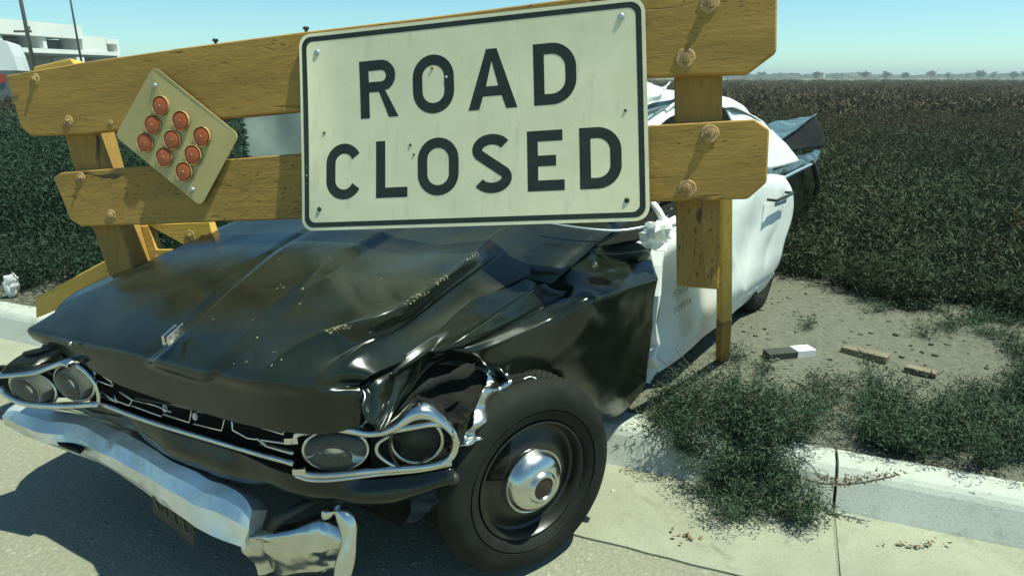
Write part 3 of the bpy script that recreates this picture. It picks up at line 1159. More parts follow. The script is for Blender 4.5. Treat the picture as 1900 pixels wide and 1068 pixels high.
def build_hood():
    rows = [
        tri([(62, 628, .79), (140, 668, .765), (218, 712, .725), (345, 757, .695), (490, 795, .68), (600, 805, .67), (668, 790, .67)]),
        tri([(52, 612, .825), (146, 640, .825), (245, 672, .81), (380, 712, .795), (490, 738, .785), (590, 742, .775), (672, 735, .765)]),
        tri([(75, 596, .845), (175, 620, .855), (285, 648, .855), (410, 685, .85), (500, 700, .85), (590, 712, .82), (668, 712, .79)]),
        tri([(160, 545, .88), (262, 572, .895), (370, 596, .905), (490, 625, .91), (600, 630, .915), (665, 655, .87), (700, 690, .82)]),
        tri([(275, 485, .92), (365, 512, .935), (470, 530, .95), (590, 552, .96), (725, 575, .965), (765, 596, .90), (800, 640, .83)]),
        tri([(365, 442, .96), (465, 458, .975), (570, 468, .99), (705, 482, 1.0), (850, 488, 1.0), (880, 512, .945), (915, 545, .89)]),
        tri([(455, 405, 1.0), (560, 414, 1.01), (680, 420, 1.02), (820, 424, 1.025), (930, 430, 1.02), (1010, 446, .985), (1070, 470, .95)]),
        tri([(520, 378, 1.03), (620, 385, 1.035), (740, 390, 1.04), (870, 395, 1.045), (1000, 402, 1.045), (1090, 415, 1.02), (1150, 430, .985)]),
    ]

    def disp(s, t):
        a = np.interp(t, [0.14, 0.30, 1], [0.37, 0.36, 0.20])
        b2 = np.interp(t, [0.14, 0.30, 1], [0.50, 0.50, 0.38])
        up = (sstep(s, a - 0.014, a + 0.014) - sstep(s, b2 - 0.014, b2 + 0.014)) * sstep(t, 0.12, 0.22)
        d = 0.016 * up
        d += 0.012 * ridge(s, a - 0.02, 0.012) * sstep(t, 0.2, 0.3) * -0.5
        # big dent pressed in behind a sharp fold
        d -= 0.026 * ridge(s, 0.52, 0.09) * ridge(t, 0.80, 0.10)
        fold = 0.655 - 0.04 * np.sin(t * 7.0)
        d += 0.019 * np.exp(-np.abs(s - fold) / 0.022) * sstep(t, 0.28, 0.42) * (1 - sstep(t, 0.80, 0.92))
        d += 0.010 * np.exp(-np.abs(s - 0.80 + 0.10 * (t - 0.5)) / 0.014) * sstep(t, 0.25, 0.4) * (1 - sstep(t, 0.7, 0.85))
        # kinks from the impact
        d += 0.007 * np.abs(np.sin(s * 11 + t * 8)) * ridge(t, 0.30, 0.12) * sstep(s, 0.55, 0.8)
        d += 0.004 * np.sin(t * 34 - s * 12) * sstep(s, 0.7, 0.95) * sstep(t, 0.1, 0.3)
        return d
    hood = patch("hood", rows, 220, 150, "black_paint", car, disp, 0.004, 2.2, 4.0, 0.012)
    # flecks of bare primer along the fold
    rgc = random.Random(4)
    co = hood.data.vertices
    bm = bmesh.new()
    for i in range(420):
        t = rgc.uniform(0.42, 0.80)
        sc_ = 0.655 - 0.04 * math.sin(t * 7.0) + abs(rgc.gauss(0, 0.006)) * rgc.choice((1, -1))
        if i > 390:
            t, sc_ = rgc.uniform(0.3, 0.8), rgc.uniform(0.3, 0.66)
        if i <= 390 and math.sin(t * 43) + math.sin(t * 97) < 0.2:
            continue
        ii, jj = int(sc_ * 219), int(t * 149)
        p = np.array(co[jj * 220 + ii].co) + BASE[car.name]
        nn = np.array(co[jj * 220 + ii].normal)
        if nn[2] < 0:
            nn = -nn
        p = p + nn * 0.0012
        L = rgc.uniform(0.002, 0.006)
        ax = np.array(co[min(149, jj + 1) * 220 + ii].co) - np.array(co[jj * 220 + ii].co)
        ax = ax / np.linalg.norm(ax) * L
        bx = np.cross(nn, ax) * rgc.uniform(0.3, 0.6)
        bm.faces.new([bm.verts.new(tuple(x)) for x in (p - ax, p - bx, p + ax, p + bx)])
    tag(bm_obj("paint_chips", bm, "paint_chip", hood), kind="stuff")
    # upright emblem: two slim bars on a base
    e0, e1 = az(305, 626, .925), az(334, 601, .935)
    d = e1 - e0
    sd = np.cross(d, ZUP)
    sd /= np.linalg.norm(sd)
    bm = bmesh.new()
    for k, w, f in ((-0.011, 0.009, 0.85), (0.006, 0.006, 1.0)):
        o = e0 + sd * k - ZUP * 0.025
        box_bm(bm, o, d * f, sd * w, (0, 0, 0.030))
    bmesh.ops.bevel(bm, geom=list(bm.edges), offset=0.0015, segments=1, affect='EDGES')
    bm_obj("hood_emblem", bm, "chrome", hood)
    for u, v, z in ((131, 637, .835), (274, 664, .82)):
        p = az(u, v, z)
        bm = bmesh.new()
        bmesh.ops.create_uvsphere(bm, u_segments=10, v_segments=6, radius=0.007, matrix=Matrix.Translation(Vector(p)))
        bm_obj("trim_stud", bm, "chrome", hood, True)


build_hood()


def build_fender():
    # crumpled near-side fender, from hood edge down to the wheel arch, front to door
    rows = [
        [az(668, 735, .765), az(690, 700, .80), az(795, 628, .85), az(905, 540, .895), az(1062, 468, .955), az(1200, 440, 1.0)],
        [az(672, 760, .74), az(735, 690, .80), az(850, 612, .85), az(950, 545, .885), az(1075, 490, .93), at_lat(1206, 462, .05)],
        [az(690, 785, .70), az(770, 668, .80), az(862, 635, .83), az(1000, 560, .86), at_lat(1090, 515, .06), at_lat(1210, 485, -.02)],
        [az(700, 790, .68), az(790, 662, .79), az(875, 650, .80), at_lat(1010, 600, .08), at_lat(1100, 560, -.02), at_lat(1212, 530, -.07)],
        [az(705, 795, .67), az(800, 665, .77), az(900, 665, .76), at_lat(1020, 650, .06), at_lat(1110, 630, -.02), at_lat(1210, 605, -.07)],
        [az(705, 800, .66), az(805, 672, .75), az(930, 690, .70), at_lat(1035, 705, .08), at_lat(1120, 735, .02), at_lat(1202, 690, -.03)],
        [az(706, 803, .65), az(806, 680, .73), az(938, 700, .68), at_lat(1040, 735, .16), at_lat(1135, 778, .08), at_lat(1192, 722, .02)],
    ]

    def disp(s, t):
        on = sstep(s, 0.28, 0.42) * (1 - sstep(s, 0.64, 0.74))
        d = 0.024 * np.exp(-np.abs(t - 0.26 - 0.25 * (0.6 - s)) / 0.035) * on
        d -= 0.022 * np.exp(-np.abs(t - 0.37 - 0.18 * (0.6 - s)) / 0.022) * on
        d += 0.018 * np.exp(-np.abs(t - 0.50 - 0.08 * (0.6 - s)) / 0.06) * sstep(s, 0.35, 0.5)
        d -= 0.028 * ridge(s, 0.71, 0.035) * ridge(t, 0.26, 0.12)
        d += 0.010 * (np.abs(np.sin(s * 23 + t * 11)) - 0.5) * (1 - sstep(s, 0.25, 0.45))
        return d
    patch("fender", rows, 180, 130, "black_paint", car, disp, 0.009, 3.5, 9.0, 0.006)

    # torn front edge: folded sheet metal lip round the empty lamp housing
    lip = dense([az(*p) for p in ((690, 778, .70), (705, 735, .74), (730, 700, .77), (765, 672, .785), (800, 655, .79), (850, 652, .78), (890, 662, .76), (925, 680, .72), (945, 705, .69))], 5)
    bm = bmesh.new()
    secs = []
    for i, p in enumerate(lip):
        w = 0.014 + 0.010 * nz(p, 14, 3)
        inn = p + LON * 0.05 + ZUP * (-0.02 + 0.015 * nz(p, 9, 8)) + LAT * 0.02
        fwd = p - LON * w + ZUP * (0.004 - w * 0.7)
        secs.append([p, fwd, fwd + LON * 0.02 - ZUP * 0.02, inn])
    loft_bm(bm, secs, False)
    bm_obj("torn_lip", bm, "black_paint", car, True)
    # strip of folded, scraped metal inside the housing
    strip = dense([az(*p) for p in ((748, 765, .68), (765, 735, .71), (800, 712, .735), (835, 700, .745), (862, 690, .75), (882, 680, .755))], 5)
    bm = bmesh.new()
    secs = []
    for i, p in enumerate(strip):
        k = 0.016 + 0.014 * nz(p, 22, 13)
        secs.append([p + ZUP * k, p - LON * 0.006, p - ZUP * k * 0.8 + LON * 0.01])
    loft_bm(bm, secs, False)
    o = bm_obj("bent_flange", bm, "dark_metal", car, True)
    # inner wall behind it all
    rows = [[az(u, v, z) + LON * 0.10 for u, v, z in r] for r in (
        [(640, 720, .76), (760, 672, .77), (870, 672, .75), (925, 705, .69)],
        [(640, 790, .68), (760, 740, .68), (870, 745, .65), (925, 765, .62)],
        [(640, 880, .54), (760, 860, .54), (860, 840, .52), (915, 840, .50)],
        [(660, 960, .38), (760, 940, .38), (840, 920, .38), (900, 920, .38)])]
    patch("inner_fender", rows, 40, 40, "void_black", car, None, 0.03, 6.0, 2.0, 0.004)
    # bent chrome fender end
    rows = [
        [az(905, 668, .73), az(928, 668, .725), az(945, 690, .70)],
        [az(905, 700, .70), az(932, 705, .69), az(948, 715, .67)],
        [az(890, 735, .67), az(918, 745, .65), az(945, 745, .63)],
        [az(878, 775, .63), az(905, 785, .60), az(935, 775, .60)],
        [az(865, 805, .59), az(890, 812, .57), az(918, 795, .57)],
        [az(850, 825, .56), az(868, 828, .55), az(882, 818, .55)]]
    patch("fender_trim", rows, 26, 40, "chrome", car, lambda s, t: 0.012 * np.sin(t * 21 + s * 5) - 0.012 * ridge(s, 0.5, 0.2), 0.014, 14.0, 6.0, 0.003)
    tube("trim_strip", dense([az(*p) for p in ((945, 712, .665), (975, 708, .66), (1010, 712, .655))], 4), 0.006, "chrome", car, 6)
    tube("trim_strip", dense([az(*p) for p in ((968, 705, .67), (985, 699, .675), (1000, 706, .665), (1012, 711, .655))], 4), 0.004, "chrome", car, 6)
    # scraped wedge of bright metal under the hood corner
    rows = [[az(652, 715, .745), az(685, 705, .76), az(722, 695, .765)],
            [az(655, 740, .715), az(685, 738, .715), az(712, 728, .725)],
            [az(672, 775, .68), az(685, 778, .675), az(698, 770, .68)]]
    patch("torn_bracket", [[p - LON * 0.03 for p in r] for r in rows], 20, 20, "chrome", car, lambda s, t: 0.014 * np.sin(s * 9), 0.008, 12, 3, 0.003)


build_fender()


def ring_pts(c, X, Yv, rx, ry, n=40, a0=0, a1=2 * math.pi):
    return [c + X * (rx * math.cos(a)) + Yv * (ry * math.sin(a)) for a in np.linspace(a0, a1, n, endpoint=abs(a1 - a0) < 6.28)]


def lamp(parent_name, c, X, N, rx, ry, bowl_depth=0.07, glass=True, tilt=0.0, bowl="lamp_mirror"):
    """One round sealed-beam lamp: rim ring, mirrored bowl and domed glass."""
    Yv = np.cross(N, X)
    Yv /= np.linalg.norm(Yv)
    if Yv[2] < 0:
        Yv = -Yv
    hl = tube("headlight", ring_pts(c, X, Yv, rx, ry, 40), 0.006, "chrome", car, 8, True)
    bm = bmesh.new()
    rings = []
    for k in range(7):
        f = k / 6
        rings.append(ring_pts(c - N * bowl_depth * math.sin(f * math.pi / 2), X, Yv, rx * math.cos(f * math.pi / 2 * 0.96), ry * math.cos(f * math.pi / 2 * 0.96), 32))
    loft_bm(bm, rings, True, True)
    bm_obj("reflector_bowl", bm, bowl, hl, True)
    if glass:
        bm = bmesh.new()
        rings = []
        for k in range(6):
            f = k / 5
            rings.append(ring_pts(c + N * (0.004 + 0.022 * math.sin(f * math.pi / 2)), X, Yv, rx * 0.97 * math.cos(f * math.pi / 2 * 0.97), ry * 0.97 * math.cos(f * math.pi / 2 * 0.97), 32))
        loft_bm(bm, rings, True, True)
        bm_obj("lens", bm, "lamp_glass", hl, True)
    bm = bmesh.new()
    bmesh.ops.create_uvsphere(bm, u_segments=10, v_segments=6, radius=0.012, matrix=Matrix.Translation(Vector(c - N * bowl_depth * 0.75)))
    bm_obj("bulb", bm, "galv", hl, True)
    return hl


def build_front():
    # ---- near pair of lamps in their bent chrome frame
    Pi, Po = az(545, 848, .58), az(848, 815, .60)
    X = Po - Pi
    X[2] = 0
    X /= np.linalg.norm(X)
    N = np.cross(X, ZUP)
    if N @ (EYEP - Pi) < 0:
        N = -N
    Nt = N
    pl = lambda u, v, off=0.0: at_plane(u, v, Pi + Nt * off, Nt)

    def px_radius(u, v, dx, dy):
        c = pl(u, v)
        return c, np.linalg.norm(pl(u + dx, v) - c), np.linalg.norm(pl(u, v + dy) - c)
    c, rx, ry = px_radius(622, 838, 60, 38)
    lamp("near", c - N * 0.012, X, N, rx, ry)
    c, rx, ry = px_radius(772, 824, 55, 41)
    lamp("near", c - N * 0.035 - ZUP * 0.008, X, N, rx * 0.88, ry, glass=False, bowl="dark_metal")
    # frame
    fr = bmesh.new()
    top = [(546, 818), (556, 803), (600, 793), (645, 797), (690, 803), (730, 795), (765, 776), (795, 772), (822, 786), (842, 806)]
    secs = []
    for i, p in enumerate(dense([np.array([*q, 0.0]) for q in top], 4)):
        k = i / 36.0
        b0 = pl(p[0], p[1], 0.004)
        tall = 0.018 + 0.012 * (math.exp(-((p[0] - 610) / 45) ** 2) + 1.5 * math.exp(-((p[0] - 775) / 40) ** 2))
        secs.append([b0 + N * 0.012 - ZUP * 0.008, b0 + N * 0.030 + ZUP * tall * 0.3, b0 + N * 0.020 + ZUP * tall, b0 - N * 0.02 + ZUP * tall * 1.1, b0 - N * 0.05 + ZUP * tall])
    loft_bm(fr, secs, False)
    bez = bm_obj("headlight_bezel", fr, "chrome", car, True)
    s = bez.modifiers.new("thickness", 'SOLIDIFY')
    s.thickness = 0.003
    # outer loop round the far end of the frame, and the rings inside
    loop = [(700, 803), (760, 792), (812, 785), (838, 800), (846, 822), (836, 848), (806, 862), (760, 868), (710, 872)]
    tube("frame_loop", dense([pl(u, v, 0.010) for u, v in loop], 6), 0.011, "chrome", bez, 8)
    loop = [(722, 808), (702, 822), (700, 840), (718, 856), (742, 868)]
    tube("frame_loop", dense([pl(u, v, 0.008) for u, v in loop], 6), 0.006, "chrome", bez, 8)
    loop = [(728, 806), (724, 832), (738, 862), (756, 872), (776, 862), (794, 844)]
    tube("loose_ring", dense([pl(u, v, 0.014) for u, v in loop], 6), 0.004, "dark_metal", bez, 6)
    for dy, r in ((0, 0.010), (9, 0.007)):
        low = [(548, 872 + dy), (575, 880 + dy), (620, 880 + dy), (700, 872 + dy * 0.8), (780, 866 + dy * 0.6), (838, 856 + dy * 0.4)]
        tube("lower_trim", dense([pl(u, v, 0.012) for u, v in low], 5), r, "chrome", bez, 8)
    for u, v in ((541, 815), (556, 872)):
        bm = bmesh.new()
        p = pl(u, v, 0.018)
        box_bm(bm, p - X * 0.018 - ZUP * 0.009, X * 0.036, N * 0.01, ZUP * 0.018)
        bm_obj("trim_clip", bm, "chrome", bez)
    # dark housing behind the lamps
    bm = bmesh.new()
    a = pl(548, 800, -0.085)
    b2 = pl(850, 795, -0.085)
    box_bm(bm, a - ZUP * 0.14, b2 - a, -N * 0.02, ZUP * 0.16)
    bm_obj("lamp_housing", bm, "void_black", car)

    # ---- far pair
    Qi, Qo = az(186, 735, .64), az(2, 715, .645)
    X2 = Qi - Qo
    X2[2] = 0
    X2 /= np.linalg.norm(X2)
    N2 = np.cross(X2, ZUP)
    if N2 @ (EYEP - Qi) < 0:
        N2 = -N2
    pl2 = lambda u, v, off=0.0: at_plane(u, v, Qi + N2 * off, N2)
    for u, v, dx, dy in ((135, 711, 36, 31), (58, 722, 42, 30)):
        c = pl2(u, v)
        lamp("far", c - N2 * 0.008, X2, N2, np.linalg.norm(pl2(u + dx, v) - c) * 0.98, np.linalg.norm(pl2(u, v + dy) - c))
    fr = bmesh.new()
    secs = []
    for p in dense([np.array([u, v, 0.0]) for u, v in ((0, 697), (40, 694), (75, 690), (105, 680), (128, 672), (140, 676))], 5):
        b0 = pl2(p[0], p[1], 0.0)
        secs.append([b0 + N2 * 0.012 - ZUP * 0.004, b0 + N2 * 0.032 + ZUP * 0.002, b0 + N2 * 0.028 + ZUP * 0.012, b0 - N2 * 0.05 + ZUP * 0.016])
    loft_bm(fr, secs, False)
    bez2 = bm_obj("headlight_bezel", fr, "chrome", car, True)
    s = bez2.modifiers.new("thickness", 'SOLIDIFY')
    s.thickness = 0.003
    tube("lower_trim", dense([pl2(u, v, 0.012) for u, v in ((0, 718), (12, 732), (40, 746), (80, 752), (130, 753), (183, 749))], 5), 0.011, "chrome", bez2, 8)
    tube("frame_loop", dense([pl2(u, v, 0.008) for u, v in ((140, 676), (160, 690), (176, 710), (184, 735), (182, 750))], 5), 0.008, "chrome", bez2, 8)
    bm = bmesh.new()
    a, b2 = pl2(186, 690, -0.085), pl2(-6, 690, -0.085)
    box_bm(bm, a - ZUP * 0.10, b2 - a, -N2 * 0.02, ZUP * 0.12)
    bm_obj("lamp_housing", bm, "void_black", car)
    # far fender tip above the lamps
    rows = [[az(2, 692, .70), az(45, 690, .70), az(90, 684, .70), az(140, 668, .70)],
            [az(14, 676, .735), az(58, 668, .74), az(105, 660, .74), az(155, 662, .72)],
            [az(38, 658, .76), az(75, 650, .765), az(120, 648, .76), az(175, 665, .73)],
            [az(78, 640, .775), az(110, 636, .785), az(150, 640, .77), az(215, 670, .73)],
            [cl(-.45, 1.80, .80), cl(-.45, 1.70, .81), cl(-.45, 1.6, .80), cl(-.45, 1.45, .74)],
            [cl(.3, 1.86, .90), cl(.3, 1.72, .93), cl(.3, 1.6, .93), cl(.3, 1.5, .86)]]
    patch("fender", rows, 40, 40, "black_paint", car, None, 0.008, 5.0, 1.0, 0.006)
    side = [[cl(lo, la + (0.80 - z) * 0.05, z + dz) for lo, la, dz in ((-.52, 1.70, 0), (-.2, 1.80, .04), (.1, 1.84, .08), (.5, 1.86, .11), (1.0, 1.84, .13))] for z in (.76, .62, .47, .36)]
    o = patch("fender_side", side, 30, 16, "black_paint", car, None, 0.01, 3, 2, 0.006,
              mask=lambda s, t: ((s - 0.36) * 1.52) ** 2 + ((1 - t) * 0.46) ** 2 > 0.37 ** 2)

    # ---- grille between the lamps: dark back, chrome boxes, chrome sill bar
    Ga, Gb = az(188, 748, .60), az(543, 857, .545)
    G = Gb - Ga
    Gh = G.copy()
    Gh[2] = 0
    Gh /= np.linalg.norm(Gh)
    GN = np.cross(Gh, ZUP)
    if GN @ (EYEP - Ga) < 0:
        GN = -GN
    pg = lambda u, v, off=0.0: at_plane(u, v, Ga + GN * off, GN)
    bm = bmesh.new()
    q = [pg(150, 690, -0.05), pg(300, 735, -0.05), pg(560, 790, -0.05), pg(560, 870, -0.05), pg(370, 815, -0.05), pg(180, 760, -0.05)]
    loft_bm(bm, [q, [p - GN * 0.02 for p in q]])
    gr = bm_obj("grille", bm, "void_black", car)

    def bar(pts, r=0.0045, mat="chrome"):
        tube("grille_bar", [pg(u, v, 0.012) for u, v in pts], r, mat, gr, 6)
    bar([(303, 768), (352, 783), (356, 758), (318, 748)], 0.0035)
    bar([(360, 786), (412, 798), (418, 774), (366, 762)], 0.0035)
    bar([(431, 777), (432, 797), (460, 812), (490, 816), (534, 822)], 0.004)
    bar([(486, 793), (526, 805), (531, 781)], 0.0035)
    bar([(232, 748), (262, 758), (300, 772)], 0.003)
    bar([(248, 742), (290, 752), (318, 764)], 0.003)
    bar([(252, 738), (300, 747), (350, 758), (440, 772), (520, 785)], 0.003, "dark_metal")
    bar([(165, 682), (185, 692), (208, 708)], 0.004)
    bar([(168, 690), (176, 704), (210, 716), (206, 706)], 0.003)
    bar([(183, 722), (205, 738), (240, 752), (246, 742), (222, 726)], 0.0035)
    bar([(190, 735), (218, 746), (212, 732)], 0.003)
    bar([(478, 812), (496, 826), (545, 840)], 0.007)
    bar([(484, 822), (540, 836)], 0.006, "dark_metal")
    for u, v in ((306, 757), (362, 772)):
        bm = bmesh.new()
        M = Matrix.Translation(Vector(pg(u, v, 0.0)))
        bmesh.ops.create_uvsphere(bm, u_segments=12, v_segments=8, radius=0.012, matrix=M @ Matrix.Diagonal((0.7, 0.5, 1.2, 1)))
        bm_obj("lamp_fragment", bm, "paper", gr, True)
    tube("sill_bar", dense([pg(u, v, 0.02) for u, v in ((188, 748), (240, 768), (302, 789), (380, 812), (458, 835), (500, 847), (545, 859))], 4), 0.009, "chrome", gr, 8)

    # ---- black apron under the grille
    topl = [pl2(0, 752, -0.01), pl2(90, 757, 0), pg(188, 757, 0.01), pg(300, 796, 0.01), pg(430, 834, 0.01), pl(548, 880, 0), pl(700, 886, -0.005), pl(842, 868, -0.01)]
    botl = [az(0, 775, .52), az(95, 790, .50), az(200, 820, .47), az(320, 868, .44), az(440, 905, .41), az(560, 930, .39), az(700, 942, .385), az(838, 905, .42)]
    back = (0.10, 0.10, 0.07, 0.02, 0.0, 0.0, 0.0, 0.0)
    botl = [b2 + LON * (k + 0.02) for b2, k in zip(botl, back)]
    topl = [t2 + LON * k * 0.35 for t2, k in zip(topl, back)]
    midl = [(a + b2) / 2 + N * (0.03 - k * 0.25) for a, b2, k in zip(topl, botl, back)]
    und = [b2 + LON * 0.12 - ZUP * 0.04 for b2 in botl]
    patch("front_apron", [topl, midl, botl, und], 90, 36, "black_paint", car, None, 0.010, 5.0, 7.0, 0.005)
    # hanging corner of the apron
    rows = [[az(760, 915, .40), az(800, 905, .41), az(832, 895, .42)],
            [az(762, 945, .36), az(795, 938, .37), az(825, 915, .40)],
            [az(752, 968, .33), az(775, 965, .335), az(812, 930, .38)]]
    patch("bent_bracket", rows, 14, 14, "dark_metal", car, None, 0.012, 14, 4, 0.004)
    bm = bmesh.new()
    bmesh.ops.create_uvsphere(bm, u_segments=14, v_segments=8, radius=0.026, matrix=Matrix.Translation(Vector(az(838, 886, .46))) @ Matrix.Diagonal((1, 1, 0.8, 1)))
    bm_obj("ball_joint", bm, "dark_metal", car, True)

    # ---- bumper: twisted chrome bar
    st = [((30, 749), (3, 772), (6, 788), (34, 800)),
          ((92, 760), (66, 800), (72, 818), (98, 828)),
          ((165, 772), (138, 810), (140, 834), (158, 848)),
          ((232, 800), (190, 838), (190, 856), (205, 868)),
          ((302, 845), (262, 880), (256, 897), (268, 912)),
          ((362, 874), (328, 915), (318, 934), (334, 956)),
          ((420, 900), (394, 946), (384, 968), (394, 994)),
          ((450, 920), (440, 968), (428, 990), (440, 1012)),
          ((468, 946), (462, 984), (454, 1002), (458, 1016))]
    K = len(st)
    secs = []
    ctl = np.zeros((K, 7, 3))
    for i, (T, M, L, Bq) in enumerate(st):
        f = i / (K - 1)
        zt = .50 - .11 * f
        ctl[i, 1] = az(*T, zt)
        ctl[i, 2] = az((T[0] + M[0]) / 2 - 1, (T[1] + M[1]) / 2 - 2, zt - 0.015)
        ctl[i, 3] = az(*M, zt - 0.045)
        ctl[i, 4] = az(*L, zt - 0.085)
        ctl[i, 5] = az(*Bq, zt - 0.115)
        ctl[i, 0] = ctl[i, 1] + LON * 0.05 - ZUP * 0.03
        ctl[i, 6] = ctl[i, 5] + LON * 0.05 + ZUP * 0.02
    ds = catmull(ctl, np.linspace(0, K - 1, 70))
    for i in range(len(ds)):
        for k in range(1, 6):
            p = ds[i, k].copy()
            ds[i, k] += LON * 0.005 * nz(p, 6.0, 2.0) + ZUP * (0.004 * nz(p, 5.0, 6.0) - 0.012 * math.exp(-((i - 24) / 3.0) ** 2) * (k < 4) - 0.010 * math.exp(-((i - 47) / 2.5) ** 2) * (k < 4))
    bm = bmesh.new()
    loft_bm(bm, list(ds))
    bump_o = bm_obj("bumper", bm, "bumper_chrome", car)
    for p in bump_o.data.polygons:
        p.use_smooth = True
    es = bump_o.modifiers.new("edges", 'EDGE_SPLIT')
    es.split_angle = math.radians(17)
    # slots cut in the lower lip
    for (a, b2) in (((88, 812), (150, 836)), ((385, 948), (452, 980))):
        pts = []
        f = ((a[0] + b2[0]) / 2) / 470
        z = .50 - .11 * f - .07
        p0, p1 = az(*a, z), az(*b2, z)
        bm = bmesh.new()
        d = p1 - p0
        box_bm(bm, p0 - ZUP * 0.008 - N * 0.02, d, -N * -0.028, ZUP * 0.014)
        bm_obj("bumper_slot", bm, "void_black", bump_o)
    # bumper guard and bent wing
    rows = [[az(446, 990, .30), az(470, 984, .305), az(500, 982, .31), az(548, 968, .32), az(590, 955, .33), az(632, 958, .325), az(650, 975, .30)],
            [az(446, 999, .305), az(470, 996, .31), az(500, 995, .315), az(548, 984, .325), az(590, 972, .335), az(632, 972, .33), az(645, 985, .31)],
            [az(447, 1008, .28), az(472, 1008, .285), az(500, 1010, .285), az(548, 1005, .295), az(590, 1000, .30), az(630, 1002, .295), az(644, 1008, .28)],
            [az(455, 1040, .23), az(480, 1042, .23), az(510, 1045, .23), az(550, 1040, .235), az(590, 1035, .24), az(625, 1032, .24), az(640, 1036, .23)],
            [az(462, 1085, .15), az(485, 1088, .15), az(515, 1090, .15), az(552, 1085, .15), az(590, 1080, .16), az(622, 1075, .16), az(634, 1075, .16)]]
    wing = patch("bumper_wing", rows, 46, 30, "chrome", car, lambda s, t: 0.030 * np.exp(-np.abs(s - 0.72) / 0.12) * ridge(t, 0.25, 0.3) - 0.024 * np.exp(-np.abs(s - 0.30 + 0.15 * t) / 0.05) * t - 0.05 * sstep(t, 0.6, 1.0), 0.010, 9, 5, 0.006)
    # guard: rounded upright
    gp = dense([az(*p) for p in ((604, 962, .36), (616, 942, .39), (634, 945, .385), (646, 970, .345), (648, 1005, .295), (640, 1045, .23), (628, 1095, .15))], 5)
    bm = bmesh.new()
    secs = []
    for i, p in enumerate(gp):
        k = i / (len(gp) - 1)
        w = 0.026 * math.sqrt(max(0.03, 1 - (1 - min(1, k / 0.25)) ** 2)) * (1 + 0.15 * math.sin(k * 17))
        secs.append([p + X * (w * math.cos(a)) + N * (0.7 * w * math.sin(a) + 0.004) for a in np.linspace(0, 2 * math.pi, 16, endpoint=False)])
    loft_bm(bm, secs)
    bm_obj("bumper_guard", bm, "chrome", car, True)
    # bracket from bumper to frame
    tube("bumper_bracket", [az(505, 978, .33), az(520, 960, .36), az(560, 945, .40) + LON * 0.1], 0.018, "dark_metal", car, 8)

    # licence plate hanging under the bumper, dark with raised yellow figures
    c0, c1 = az(280, 884, .40), az(358, 946, .33)
    dx = c1 - c0
    dn = ZUP * -0.115 + N * 0.03
    plate = thing_part_plate(c0, dx, dn)


def glyph_strokes(ch):
    return {'O': [(0.2, 0), (0.8, 0), (1, 0.25), (1, 0.75), (0.8, 1), (0.2, 1), (0, 0.75), (0, 0.25), (0.2, 0)],
            'X': None}.get(ch)


def thing_part_plate(c0, dx, dn):
    n = np.cross(dx, dn)
    n /= np.linalg.norm(n)
    if n @ (EYEP - c0) < 0:
        n = -n
    bm = bmesh.new()
    box_bm(bm, c0, dx, dn, -n * 0.003)
    bmesh.ops.bevel(bm, geom=list(bm.edges), offset=0.001, segments=1, affect='EDGES')
    pl = bm_obj("licence_plate", bm, "plate_black", car)
    O = [(0.25, 0), (0.75, 0), (1, 0.25), (1, 0.75), (0.75, 1), (0.25, 1), (0, 0.75), (0, 0.25)]
    C = [(1, 0.2), (0.75, 0), (0.25, 0), (0, 0.25), (0, 0.75), (0.25, 1), (0.75, 1), (1, 0.8)]
    for k, (g, closed) in enumerate(((C, False), (O, True), (O, True), (C, False))):
        x0 = 0.10 + k * 0.22
        pts = [c0 + dx * (x0 + 0.15 * x) + dn * (0.25 + 0.5 * y) + n * 0.001 for x, y in g]
        tube("plate_character", pts, 0.0035, "plate_yellow", pl, 5, closed)
    return pl


build_front()


